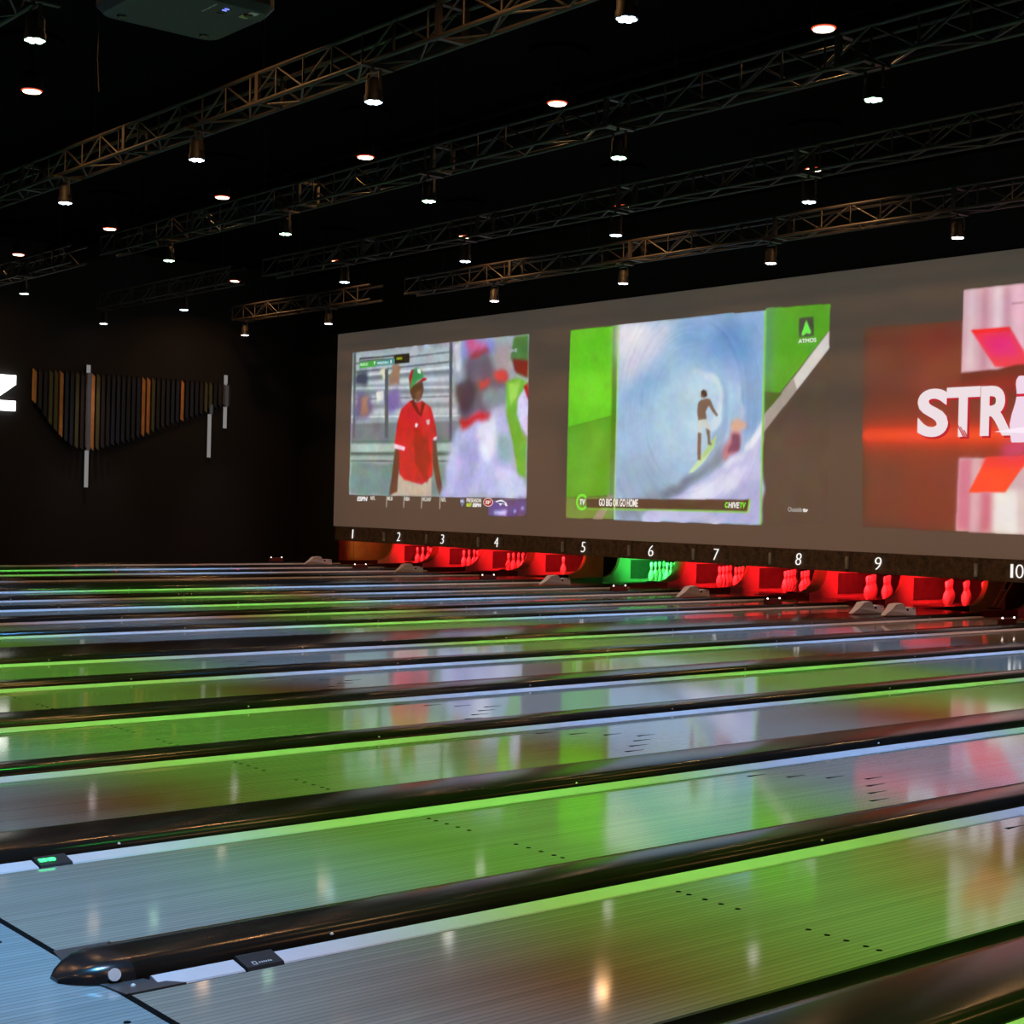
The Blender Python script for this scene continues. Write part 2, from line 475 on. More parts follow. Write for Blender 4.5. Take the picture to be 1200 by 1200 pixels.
def picture(name, data, x0, x1, z0, z1, cut, cell=0.018, base=(60, 56, 52), noise=0.03, seed=1, soft=1.0, warp=0.0, streak=None):
    """flat luminous picture: a fine grid whose point colours are drawn from polygons; cells no polygon covers are left out"""
    ss = 2
    nx, nz = int(round((x1 - x0) / cell)), int(round((z1 - z0) / cell))
    gx = x0 + (np.arange((nx + 1) * ss) / ss) * cell; gz = z0 + (np.arange((nz + 1) * ss) / ss) * cell
    XX, ZZ = np.meshgrid(gx, gz)
    img = np.zeros(XX.shape + (3,)) + np.array(base, float)
    rg = np.random.default_rng(seed)
    def field(r): 
        a = blur(rg.normal(0, 1, XX.shape), r / cell * ss)
        return a / a.std()
    X0, Z0 = XX, ZZ
    if warp:
        XW, ZW = XX + field(0.10) * warp, ZZ + field(0.10) * warp
    cov = np.zeros(XX.shape)
    for colr, br, pts in data:
        XX, ZZ = (XW, ZW) if warp and br >= 2.5 else (X0, Z0)
        ins = np.zeros(XX.shape, bool); n_ = len(pts)
        for i in range(n_):
            (xa, za), (xb, zb) = pts[i], pts[(i + 1) % n_]
            if za == zb: continue
            cond = (za > ZZ) != (zb > ZZ)
            ins ^= cond & (XX < (xb - xa) * (ZZ - za) / (zb - za) + xa)
        if br < 1 or not warp: cov = np.maximum(cov, ins)
        mk = blur(ins.astype(float), max(br * soft * 0.0085 / cell * ss, 0.6))[..., None]
        img = img * (1 - mk) + np.array(colr, float) * mk
    img *= (1 + noise * (0.5 * field(0.03) + 0.7 * field(0.12))[..., None])
    img += np.stack([field(0.08) for _ in range(3)], -1) * noise * 110
    if streak is not None:
        # fine foam streaks that run round the hollow of the wave
        cx, cz, x_0, x_1 = streak
        dx, dz = X0 - cx, (Z0 - cz) * 0.85
        ra, an = np.hypot(dx, dz), (np.arctan2(dz, dx) + pi) / (2 * pi)
        tab = rg.normal(0, 1, (160, 26)); tab = (tab + np.roll(tab, 1, 1)) / 1.4
        fa = an * 25; ia = np.clip(fa.astype(int), 0, 24); ta = fa - ia
        ir = np.clip((ra / 3.6 * 159), 0, 158); jr = ir.astype(int); tr = ir - jr
        st = (tab[jr, ia] * (1 - ta) + tab[jr, ia + 1] * ta) * (1 - tr) + (tab[jr + 1, ia] * (1 - ta) + tab[jr + 1, ia + 1] * ta) * tr
        inside = (X0 > x_0) & (X0 < x_1)
        img += (st * inside * np.clip((ra - 0.35) / 0.8, 0, 1))[..., None] * np.array([4.5, 3.5, 2.5])
    img = img[::ss, ::ss][:nz + 1, :nx + 1]; cov = cov[::ss, ::ss][:nz + 1, :nx + 1]
    img = np.clip(img, 0, 255) / 255.0
    img = np.where(img <= 0.04045, img / 12.92, ((img + 0.055) / 1.055) ** 2.4)
    img = np.clip(img - 0.018, 0, 1)      # the screen's own grey is added by the room's light
    vx, vz = np.meshgrid(x0 + np.arange(nx + 1) * cell, z0 + np.arange(nz + 1) * cell)
    V = np.stack([vx, np.full(vx.shape, -0.004), vz], -1).reshape(-1, 3)
    idx = np.arange((nx + 1) * (nz + 1)).reshape(nz + 1, nx + 1)
    F = np.stack([idx[:-1, :-1], idx[:-1, 1:], idx[1:, 1:], idx[1:, :-1]], -1).reshape(-1, 4)
    if cut:
        keep = ((cov[:-1, :-1] + cov[1:, 1:] + cov[:-1, 1:] + cov[1:, :-1]) > 1.5).reshape(-1)
        F = F[keep]
    me = bpy.data.meshes.new(name)
    me.vertices.add(len(V)); me.vertices.foreach_set('co', V.astype(np.float32).ravel())
    me.loops.add(F.size); me.loops.foreach_set('vertex_index', F.astype(np.int32).ravel())
    me.polygons.add(len(F)); me.polygons.foreach_set('loop_start', (np.arange(len(F)) * 4).astype(np.int32))
    me.update(calc_edges=True)
    at = me.color_attributes.new('Col', 'FLOAT_COLOR', 'POINT')
    rgba = np.concatenate([img.reshape(-1, 3), np.ones((len(V), 1))], 1)
    at.data.foreach_set('color', rgba.astype(np.float32).ravel())
    me.materials.append(M['picture'])
    return link(name, me, scr)

# outlines in metres on the screen plane: (colour, softness, points)
BALL_GAME = [
((150, 163, 172),0,[(-28.78,4.76),(-22.65,4.75),(-22.61,1.56),(-28.79,1.56)]),
((165, 182, 190),3,[(-28.69,4.67),(-25.08,4.74),(-25.06,4.15),(-28.67,4.19)]),
((110, 125, 135),2,[(-28.67,4.19),(-25.06,4.19),(-25.05,4.11),(-28.67,4.12)]),
((190, 202, 208),2,[(-28.67,4.09),(-25.05,4.05),(-25.05,3.95),(-28.66,4.02)]),
((195, 205, 210),1,[(-28.75,3.98),(-25.04,3.85),(-25.04,3.8),(-28.74,3.93)]),
((120, 135, 145),2,[(-28.66,3.88),(-25.04,3.78),(-25.04,3.71),(-28.65,3.82)]),
((175, 188, 195),2,[(-28.65,3.76),(-25.04,3.69),(-25.03,3.53),(-28.65,3.62)]),
((125, 138, 148),2,[(-28.64,3.57),(-25.03,3.49),(-25.03,3.42),(-28.64,3.5)]),
((185, 195, 200),2,[(-28.64,3.47),(-24.88,3.39),(-24.88,3.27),(-28.63,3.35)]),
((205, 215, 215),1,[(-28.76,3.34),(-24.73,3.25),(-24.73,3.21),(-28.76,3.29)]),
((112, 122, 128),2,[(-28.76,3.16),(-24.73,3.12),(-24.71,2.73),(-28.76,2.79)]),
((92, 120, 118),1,[(-28.76,2.8),(-24.71,2.74),(-24.7,2.39),(-28.77,2.42)]),
((165, 190, 186),2,[(-28.76,2.71),(-24.71,2.67),(-24.7,2.5),(-28.76,2.52)]),
((72, 98, 96),1,[(-28.76,2.51),(-24.7,2.46),(-24.7,2.43),(-28.76,2.47)]),
((150, 175, 170),2,[(-28.76,2.44),(-24.7,2.4),(-24.7,2.32),(-28.75,2.36)]),
((70, 100, 95),1,[(-28.75,2.34),(-24.7,2.31),(-24.69,2.28),(-28.75,2.31)]),
((108, 140, 138),3,[(-28.76,2.29),(-24.69,2.27),(-24.67,1.56),(-28.78,1.57)]),
((95, 108, 118),1,[(-28.68,4.52),(-25.07,4.57),(-25.07,4.54),(-28.68,4.48)]),
((100, 112, 122),1,[(-28.68,4.33),(-25.06,4.37),(-25.06,4.33),(-28.67,4.29)]),
((205, 214, 220),1,[(-28.67,4.25),(-25.06,4.26),(-25.06,4.22),(-28.67,4.21)]),
((105, 118, 128),1,[(-28.65,3.72),(-25.04,3.65),(-25.03,3.62),(-28.65,3.69)]),
((95, 92, 140),6,[(-28.66,3.85),(-28.02,3.78),(-27.92,3.36),(-28.63,3.19)]),
((160, 120, 105),5,[(-28.44,3.7),(-28.02,3.73),(-28.09,3.36),(-28.46,3.28)]),
((70, 75, 95),5,[(-28.63,4.28),(-28.17,4.31),(-28.15,3.98),(-28.62,3.95)]),
((120, 105, 165),6,[(-27.49,3.81),(-26.93,3.83),(-26.83,3.42),(-27.39,3.34)]),
((225, 215, 190),3,[(-27.63,4.37),(-27.42,4.39),(-27.4,4.06),(-27.58,4.04)]),
((150, 120, 100),3,[(-27.23,4.38),(-26.95,4.38),(-26.94,3.97),(-27.33,3.94)]),
((225, 225, 215),2,[(-27.82,3.84),(-27.53,3.85),(-27.52,3.65),(-27.77,3.63)]),
((80, 92, 100),1,[(-27.5,4.32),(-27.37,4.32),(-27.31,2.82),(-27.44,2.81)]),
((80, 92, 102),1,[(-25.2,4.77),(-25.09,4.78),(-25.03,2.72),(-25.13,2.72)]),
((90, 100, 108),1,[(-28.74,4.74),(-28.64,4.75),(-28.6,2.85),(-28.68,2.84)]),
((200, 205, 215),3,[(-25.04,4.74),(-24.79,4.75),(-24.81,4.18),(-25.02,4.15)]),
((190, 175, 158),2,[(-26.89,2.04),(-25.7,1.95),(-25.7,1.57),(-27.14,1.57),(-27.0,1.81)]),
((92, 62, 52),2,[(-27.04,2.59),(-26.7,2.55),(-26.9,2.09),(-26.93,1.65),(-27.23,1.57),(-27.15,1.95)]),
((92, 62, 52),2,[(-25.73,2.75),(-25.57,2.72),(-25.49,2.31),(-25.32,1.73),(-25.42,1.58),(-25.58,1.95),(-25.67,2.22)]),
((196, 32, 44),1.5,[(-26.98,3.14),(-26.86,3.42),(-26.54,3.59),(-26.33,3.53),(-26.11,3.58),(-25.78,3.43),(-25.6,3.02),(-25.56,2.82),(-25.69,2.75),(-25.67,2.0),(-26.03,1.81),(-26.68,1.91),(-26.86,2.04),(-26.91,2.57),(-27.07,2.68)]),
((160, 22, 34),3,[(-26.43,3.04),(-25.96,2.85),(-25.72,2.4),(-25.92,1.86),(-26.33,2.4)]),
((215, 45, 55),3,[(-26.37,3.54),(-25.91,3.43),(-25.74,3.02),(-25.96,2.89),(-26.21,3.21)]),
((110, 20, 30),1,[(-26.54,3.59),(-26.38,3.62),(-26.16,3.3),(-26.11,3.57),(-25.99,3.52),(-26.11,3.24),(-26.25,3.31)]),
((240, 205, 215),1,[(-27.08,2.69),(-26.67,2.61),(-26.7,2.53),(-27.08,2.59)]),
((240, 205, 215),1,[(-25.68,2.79),(-25.56,2.82),(-25.55,2.75),(-25.66,2.74)]),
((232, 220, 230),1,[(-26.32,3.12),(-26.22,3.09),(-26.26,3.02),(-26.34,3.03)]),
((225, 190, 180),1,[(-25.95,3.17),(-25.81,3.18),(-25.82,3.07),(-25.91,3.08)]),
((82, 54, 46),1.5,[(-26.56,3.9),(-26.12,4.01),(-26.05,3.82),(-26.1,3.68),(-26.19,3.6),(-26.44,3.62),(-26.53,3.75)]),
((110, 74, 60),2,[(-26.34,3.78),(-26.14,3.81),(-26.15,3.62),(-26.31,3.53)]),
((60, 140, 84),1.5,[(-26.6,4.09),(-26.52,4.24),(-26.31,4.3),(-26.16,4.24),(-26.07,4.08),(-26.31,3.99),(-26.54,3.83)]),
((170, 40, 50),1,[(-26.6,4.09),(-26.52,4.24),(-26.43,4.26),(-26.51,4.02),(-26.54,3.86)]),
((225, 235, 230),1,[(-26.31,4.27),(-26.17,4.25),(-26.18,4.15),(-26.28,4.18)]),
((170, 34, 44),1,[(-26.48,3.89),(-26.07,4.07),(-25.95,4.04),(-26.01,4.0),(-26.31,3.96)]),
((130, 140, 215),7,[(-24.79,4.7),(-23.75,4.73),(-23.67,4.42),(-24.36,4.39),(-24.78,4.42)]),
((200, 95, 150),7,[(-24.68,4.72),(-24.37,4.72),(-23.95,4.63),(-24.08,4.46),(-24.57,4.56)]),
((170, 45, 70),5,[(-24.57,4.52),(-23.95,4.54),(-23.81,4.41),(-24.42,4.36)]),
((96, 92, 112),8,[(-24.67,4.41),(-23.88,4.45),(-23.66,4.08),(-23.32,3.98),(-23.3,3.47),(-24.37,3.08),(-24.72,3.0),(-24.75,3.61),(-24.89,3.7),(-24.62,3.91)]),
((60, 55, 70),6,[(-24.97,3.84),(-24.41,3.99),(-24.19,3.76),(-24.39,3.38),(-24.73,3.26)]),
((205, 60, 65),5,[(-24.2,3.89),(-23.82,3.96),(-23.85,3.75),(-24.14,3.74)]),
((210, 70, 66),5,[(-23.76,4.04),(-23.33,4.12),(-23.19,3.93),(-23.65,3.87)]),
((165, 150, 160),6,[(-23.75,4.59),(-23.21,4.6),(-23.13,4.14),(-23.66,4.12)]),
((120, 135, 145),6,[(-24.05,3.67),(-23.31,3.81),(-23.3,3.47),(-23.9,3.32)]),
((182, 186, 232),8,[(-24.93,2.92),(-24.38,3.17),(-23.43,3.41),(-23.14,2.96),(-22.99,2.13),(-22.69,1.84),(-22.66,1.58),(-25.35,1.56),(-25.19,2.13),(-25.1,2.57)]),
((160, 165, 220),8,[(-24.71,2.65),(-24.16,2.99),(-24.0,2.39),(-24.53,1.61),(-24.95,1.6)]),
((222, 222, 245),7,[(-24.17,3.07),(-23.63,3.23),(-23.47,2.63),(-23.86,2.3),(-24.14,2.47)]),
((140, 180, 190),8,[(-23.61,2.81),(-23.15,2.88),(-23.06,2.29),(-23.45,2.25)]),
((200, 40, 50),5,[(-24.73,3.13),(-23.9,3.33),(-23.79,3.23),(-24.72,2.95)]),
((200, 205, 240),6,[(-23.58,2.09),(-22.92,2.13),(-22.68,1.8),(-22.67,1.59),(-23.43,1.58)]),
((70, 120, 66),2.4,[(-23.12,4.72),(-22.67,4.75),(-22.65,3.9),(-22.99,4.0),(-23.2,4.31)]),
((120, 30, 40),2.4,[(-23.14,4.3),(-22.67,4.23),(-22.67,3.9),(-23.06,4.05)]),
((104, 176, 60),2.4,[(-23.32,3.85),(-22.99,3.92),(-22.65,3.82),(-22.79,3.66),(-22.94,3.5),(-22.96,3.21),(-22.75,2.79),(-22.65,2.75),(-22.66,1.96),(-22.89,2.04),(-23.07,2.63),(-23.29,3.22)]),
((150, 205, 90),2.4,[(-23.25,3.81),(-22.86,3.85),(-22.98,3.54),(-23.17,3.38)]),
((205, 205, 238),2.4,[(-22.94,3.5),(-22.79,3.66),(-22.63,3.78),(-22.62,2.77),(-22.79,2.91),(-22.96,3.21)]),
((150, 20, 35),2,[(-22.78,3.74),(-22.63,3.81),(-22.62,3.45),(-22.72,3.62)]),
((58, 66, 70),0.7,[(-28.5,4.62),(-27.14,4.61),(-27.13,4.53),(-28.5,4.53)]),
((70, 170, 66),0.5,[(-28.5,4.52),(-27.85,4.53),(-27.84,4.4),(-28.49,4.39)]),
((70, 140, 130),0.5,[(-27.84,4.52),(-27.15,4.53),(-27.14,4.41),(-27.83,4.4)]),
((22, 28, 24),0.5,[(-27.14,4.61),(-26.6,4.61),(-26.59,4.41),(-27.14,4.41)]),
((150, 170, 40),0.5,[(-27.08,4.55),(-26.86,4.55),(-26.86,4.49),(-27.08,4.49)]),
((205, 215, 215),0.6,[(-28.47,4.58),(-27.18,4.58),(-27.18,4.55),(-28.46,4.56)]),
((84, 70, 104),0,[(-23.75,1.51),(-22.62,1.55),(-22.61,1.21),(-23.8,1.21)]),
((96, 78, 140),5,[(-23.76,1.51),(-22.62,1.55),(-22.61,1.21),(-23.82,1.21)]),
((200, 200, 250),3,[(-23.62,1.3),(-23.15,1.35),(-23.15,1.24),(-23.58,1.22)]),
((190, 190, 240),2,[(-22.99,1.33),(-22.92,1.34),(-22.92,1.29),(-22.99,1.28)]),
((190, 190, 240),2,[(-22.76,1.4),(-22.69,1.4),(-22.69,1.34),(-22.76,1.34)]),
]
SURF = [
((92, 190, 42),0,[(-21.46,4.74),(-20.15,4.73),(-20.16,3.11),(-21.46,2.91)]),
((104, 208, 46),14,[(-21.44,3.99),(-20.2,4.06),(-20.17,3.18),(-21.44,2.99)]),
((84, 160, 44),0,[(-21.46,2.91),(-20.16,3.11),(-20.17,1.65),(-21.46,1.59)]),
((96, 170, 52),10,[(-21.44,2.83),(-20.48,2.92),(-20.76,1.68),(-21.44,1.63)]),
((110, 140, 66),0.5,[(-21.46,1.59),(-20.17,1.64),(-20.17,1.22),(-21.46,1.21)]),
((150, 140, 122),0.5,[(-20.71,1.21),(-20.27,1.71),(-20.16,1.73),(-20.17,1.62),(-20.45,1.21)]),
((76, 128, 40),2,[(-20.29,4.72),(-20.15,4.73),(-20.16,1.65),(-20.27,1.64)]),
((71, 65, 61),0.5,[(-16.69,4.1),(-15.33,4.02),(-15.26,1.29),(-16.66,1.21)]),
((80, 162, 44),0,[(-16.66,4.75),(-15.34,4.72),(-15.35,4.3),(-16.67,3.02)]),
((70, 140, 40),5,[(-16.66,4.75),(-16.52,4.74),(-16.57,3.15),(-16.67,3.02)]),
((208, 204, 198),0.5,[(-15.35,4.3),(-15.34,4.02),(-15.97,3.39),(-16.27,3.35),(-16.05,3.59)]),
((158, 150, 140),0.5,[(-16.05,3.59),(-15.97,3.39),(-16.65,2.72),(-16.67,3.02)]),
((70, 96, 40),1,[(-16.67,3.4),(-16.27,3.35),(-16.65,3.02)]),
((156, 188, 220),0,[(-20.15,4.74),(-16.66,4.72),(-16.67,1.21),(-20.14,1.21)]),
((206, 207, 226),20,[(-20.15,4.74),(-18.7,4.74),(-18.75,4.48),(-19.03,4.16),(-19.39,3.93),(-19.81,3.73),(-20.11,3.62)]),
((224, 222, 232),12,[(-20.15,4.74),(-19.29,4.73),(-19.34,4.48),(-19.83,4.21),(-20.12,4.05)]),
((122, 162, 208),26,[(-18.58,4.72),(-16.66,4.72),(-16.67,3.39),(-16.99,3.48),(-17.43,3.78),(-18.1,3.98),(-18.68,4.27)]),
((104, 148, 202),20,[(-18.01,4.47),(-17.13,4.49),(-16.85,4.03),(-17.44,3.99)]),
((134, 172, 212),16,[(-19.5,3.76),(-18.85,3.86),(-19.13,3.49),(-19.86,3.3),(-20.05,3.44)]),
((168, 200, 224),16,[(-17.46,3.02),(-17.48,2.85),(-17.53,2.68),(-17.62,2.54),(-17.75,2.41),(-17.9,2.33),(-18.08,2.27),(-18.27,2.25),(-18.46,2.27),(-18.65,2.33),(-18.82,2.43),(-18.96,2.56),(-19.07,2.71),(-19.14,2.88),(-19.17,3.06),(-19.16,3.24),(-19.1,3.41),(-18.99,3.56),(-18.86,3.68),(-18.7,3.77),(-18.51,3.82),(-18.32,3.83),(-18.13,3.8),(-17.95,3.73),(-17.79,3.63),(-17.66,3.5),(-17.55,3.35),(-17.49,3.19)]),
((178, 208, 226),8,[(-17.58,3.22),(-17.58,3.1),(-17.62,3.0),(-17.67,2.9),(-17.75,2.81),(-17.84,2.75),(-17.95,2.71),(-18.06,2.7),(-18.17,2.72),(-18.28,2.76),(-18.38,2.83),(-18.46,2.91),(-18.53,3.02),(-18.58,3.14),(-18.59,3.26),(-18.58,3.38),(-18.55,3.49),(-18.49,3.59),(-18.41,3.68),(-18.31,3.73),(-18.21,3.77),(-18.09,3.78),(-17.98,3.76),(-17.87,3.71),(-17.78,3.65),(-17.7,3.56),(-17.63,3.45),(-17.59,3.34)]),
((196, 216, 228),3,[(-18.32,3.78),(-18.04,3.81),(-17.81,3.75),(-17.64,3.62),(-17.56,3.47),(-17.58,3.22),(-17.61,2.94),(-17.72,2.7),(-17.83,2.74),(-17.71,3.02),(-17.67,3.31),(-17.71,3.51),(-17.87,3.68),(-18.09,3.74)]),
((138, 174, 208),3,[(-17.81,3.77),(-17.59,3.7),(-17.44,3.5),(-17.4,3.22),(-17.44,2.89),(-17.61,2.57),(-17.88,2.33),(-18.04,2.24),(-17.78,2.62),(-17.59,2.94),(-17.55,3.22),(-17.55,3.47),(-17.63,3.63)]),
((158, 190, 216),6,[(-17.45,3.58),(-17.23,3.41),(-17.14,3.13),(-17.21,2.85),(-17.36,2.69),(-17.42,2.93),(-17.39,3.26)]),
((126, 164, 204),7,[(-17.2,3.49),(-17.0,3.6),(-16.71,3.75),(-16.71,2.92),(-16.97,2.64),(-17.13,2.69),(-17.07,3.08)]),
((178, 200, 222),3,[(-17.25,3.53),(-17.15,3.37),(-17.09,3.09),(-17.13,2.85),(-17.17,3.09),(-17.21,3.37)]),
((142, 170, 198),18,[(-20.13,2.3),(-19.09,2.34),(-18.61,2.04),(-19.18,1.62),(-20.13,1.43)]),
((124, 142, 160),9,[(-20.13,1.41),(-19.19,1.7),(-18.49,1.92),(-18.04,2.12),(-17.61,2.49),(-17.48,2.53),(-17.53,2.2),(-18.03,1.96),(-18.71,1.63),(-19.6,1.23),(-20.12,1.22)]),
((98, 118, 138),6,[(-19.01,1.72),(-18.49,1.94),(-18.04,2.15),(-17.82,2.23),(-18.14,1.96),(-18.6,1.75),(-18.94,1.58)]),
((186, 190, 226),3,[(-19.6,1.22),(-18.71,1.63),(-18.03,1.92),(-17.54,2.2),(-17.01,2.48),(-16.68,2.72),(-16.67,1.21)]),
((212, 216, 240),6,[(-18.59,1.58),(-17.81,1.92),(-17.16,2.16),(-16.95,2.2),(-17.1,1.88),(-17.8,1.59),(-18.24,1.46)]),
((166, 172, 216),5,[(-18.01,1.44),(-17.36,1.68),(-16.71,2.0),(-16.68,1.25),(-17.45,1.21)]),
((224, 228, 240),3,[(-17.07,2.52),(-16.86,2.72),(-16.66,2.95),(-16.67,2.72),(-16.86,2.52),(-17.01,2.46)]),
((222, 226, 240),5,[(-17.54,2.21),(-17.27,2.33),(-16.96,2.52),(-17.11,2.28),(-17.43,2.12)]),
((214, 168, 140),4,[(-17.36,2.93),(-17.22,2.99),(-16.97,2.86),(-17.02,2.78),(-17.16,2.77),(-17.17,2.65),(-17.35,2.69)]),
((190, 120, 130),4,[(-17.4,2.73),(-17.14,2.69),(-17.22,2.45),(-17.49,2.24),(-17.54,2.29)]),
((112, 70, 96),3,[(-17.38,2.67),(-17.16,2.65),(-17.19,2.47),(-17.41,2.41)]),
((196, 222, 176),1.5,[(-18.33,2.05),(-18.1,2.27),(-17.83,2.53),(-17.68,2.72),(-17.72,2.53),(-17.93,2.27),(-18.19,2.08)]),
((170, 205, 140),1.5,[(-18.04,2.33),(-17.78,2.62),(-17.68,2.7),(-17.74,2.49),(-17.99,2.29)]),
((120, 96, 82),0.8,[(-18.08,3.3),(-17.94,3.33),(-17.85,3.31),(-17.76,3.15),(-17.66,3.04),(-17.69,3.01),(-17.79,3.09),(-17.88,3.2),(-17.95,3.11),(-17.92,2.95),(-18.11,2.93),(-18.15,3.12),(-18.13,3.26)]),
((58, 46, 42),0.8,[(-18.07,3.45),(-18.01,3.48),(-17.94,3.45),(-17.92,3.37),(-17.99,3.34),(-18.06,3.36)]),
((128, 98, 80),0.6,[(-18.06,3.4),(-18.01,3.4),(-18.0,3.34),(-18.05,3.35)]),
((200, 206, 202),0.8,[(-18.12,2.96),(-17.93,2.98),(-17.83,2.86),(-17.84,2.78),(-17.96,2.84),(-18.03,2.86),(-18.05,2.74),(-18.13,2.75)]),
((120, 96, 82),0.8,[(-18.12,2.75),(-18.04,2.74),(-18.04,2.54),(-18.04,2.31),(-18.01,2.28),(-18.11,2.28),(-18.12,2.5)]),
((120, 96, 82),0.8,[(-17.94,2.82),(-17.84,2.78),(-17.83,2.6),(-17.78,2.53),(-17.88,2.54),(-17.89,2.66)]),
((74, 60, 52),0.3,[(-20.89,1.58),(-16.9,1.62),(-16.95,1.42),(-20.88,1.41)]),
((124, 205, 70),0.3,[(-20.88,1.41),(-16.95,1.43),(-16.95,1.4),(-20.88,1.39)]),
((150, 220, 90),0.3,[(-16.93,1.62),(-16.89,1.62),(-16.92,1.41),(-16.96,1.4)]),
((120, 210, 60),0.3,[(-16.69,4.72),(-16.65,4.72),(-16.65,1.21),(-16.68,1.21)]),
((160, 220, 130),0.3,[(-20.16,4.74),(-20.13,4.74),(-20.12,1.21),(-20.15,1.21)]),
((70, 72, 64),0.3,[(-15.97,4.54),(-15.67,4.54),(-15.66,4.23),(-15.96,4.23)]),
((110, 245, 80),0.3,[(-15.82,4.51),(-15.71,4.28),(-15.81,4.32),(-15.91,4.26)]),
((110, 245, 80),0.3,[(-15.91,4.26),(-15.89,4.31),(-15.73,4.32),(-15.71,4.28),(-15.75,4.27),(-15.81,4.29),(-15.87,4.25)]),
]
STRIKE = [
((104, 54, 48),14,[(-14.69,4.28),(-12.91,4.27),(-9.92,4.39),(-9.83,1.31),(-12.9,1.22),(-14.61,1.25)]),
((120, 52, 46),20,[(-13.84,4.22),(-12.91,4.27),(-12.81,1.22),(-13.84,1.28)]),
((140, 50, 44),18,[(-14.66,3.0),(-11.83,3.06),(-11.8,2.2),(-14.64,2.29)]),
((205, 52, 38),9,[(-14.65,2.79),(-11.82,2.76),(-11.81,2.42),(-14.64,2.48)]),
((240, 70, 48),5,[(-14.65,2.7),(-11.81,2.67),(-11.81,2.53),(-14.65,2.58)]),
((208, 166, 180),0,[(-12.93,4.71),(-9.57,4.73),(-9.54,3.6),(-11.91,3.59),(-12.09,3.57),(-12.31,3.53),(-12.93,3.51)]),
((222, 196, 205),5,[(-12.83,4.7),(-12.74,4.7),(-12.75,3.52),(-12.84,3.52)]),
((190, 130, 150),4,[(-12.61,4.71),(-12.54,4.7),(-12.53,3.53),(-12.61,3.52)]),
((228, 205, 214),5,[(-12.43,4.71),(-12.3,4.7),(-12.27,3.54),(-12.4,3.53)]),
((196, 136, 160),4,[(-12.24,4.7),(-12.19,4.7),(-12.15,3.57),(-12.2,3.56)]),
((232, 180, 200),4,[(-12.13,4.7),(-11.96,4.7),(-11.91,3.59),(-12.07,3.57)]),
((236, 60, 80),0.6,[(-12.79,4.12),(-12.16,4.12),(-11.91,3.74),(-11.76,3.51),(-12.38,3.57)]),
((228, 40, 120),6,[(-12.63,3.98),(-12.15,4.02),(-11.97,3.71),(-12.4,3.7)]),
((240, 50, 50),0.8,[(-12.79,4.12),(-12.16,4.12),(-12.14,4.08),(-12.72,4.06)]),
((60, 30, 34),0.6,[(-12.14,4.45),(-11.95,4.45),(-11.95,4.44),(-12.14,4.44)]),
((96, 30, 34),2,[(-12.93,3.5),(-12.31,3.53),(-12.05,3.58),(-11.84,3.58),(-11.83,3.29),(-12.97,3.26)]),
((150, 30, 40),8,[(-13.06,3.34),(-11.84,3.44),(-11.83,3.21),(-13.15,3.23)]),
((206, 176, 176),0,[(-12.93,2.27),(-9.5,2.29),(-9.47,1.15),(-12.95,1.22)]),
((206, 120, 140),4,[(-12.93,2.27),(-12.71,2.27),(-12.72,1.22),(-12.95,1.22)]),
((220, 160, 170),4,[(-12.67,2.27),(-12.6,2.27),(-12.61,1.22),(-12.68,1.22)]),
((200, 110, 130),5,[(-12.56,1.81),(-12.37,1.81),(-12.37,1.22),(-12.57,1.21)]),
((232, 226, 222),5,[(-12.34,1.81),(-11.96,1.82),(-11.94,1.22),(-12.34,1.22)]),
((214, 200, 196),4,[(-11.93,1.82),(-11.86,1.82),(-11.84,1.22),(-11.91,1.22)]),
((250, 72, 50),0.6,[(-12.48,2.28),(-11.78,2.3),(-12.16,1.79),(-12.76,1.78)]),
((240, 50, 60),5,[(-12.48,2.28),(-11.78,2.3),(-11.88,2.16),(-12.57,2.16)]),
((200, 60, 110),8,[(-12.23,2.46),(-11.81,2.53),(-11.8,2.31),(-12.23,2.29)]),
]


ball = picture('ball_game_picture', BALL_GAME, -28.80, -22.58, 1.16, 4.80, True, seed=2, noise=0.035, soft=1.2, warp=0.035)
tag(ball, 'projected ball game: man in a red shirt beside a blurred player in white')
surf = picture('surf_picture', SURF, -21.48, -15.30, 1.16, 4.80, True, seed=3, noise=0.02, warp=0.03, streak=(-18.35, 3.15, -20.08, -16.70))
tag(surf, 'projected surfer inside a blue wave between green panels')
strike = picture('strike_picture', STRIKE, -14.70, -8.60, 1.18, 4.74, True, seed=4, noise=0.015, base=(60, 54, 50))
tag(strike, 'projected red and white strike animation')

def words(par, body, x, z, width, height, colr, bold=0.0, shear=0.0, y=-0.008, name='lettering'):
    return link(name, text_mesh(name, body, glow(colr), width, height, bold, shear), par, (x, y, z))
def plate(par, pts, colr, y=-0.007, name='mark', th=0.0015):
    return MB().prism(pts[::-1], 'y', y - th, y).build(name, glow(colr), par)

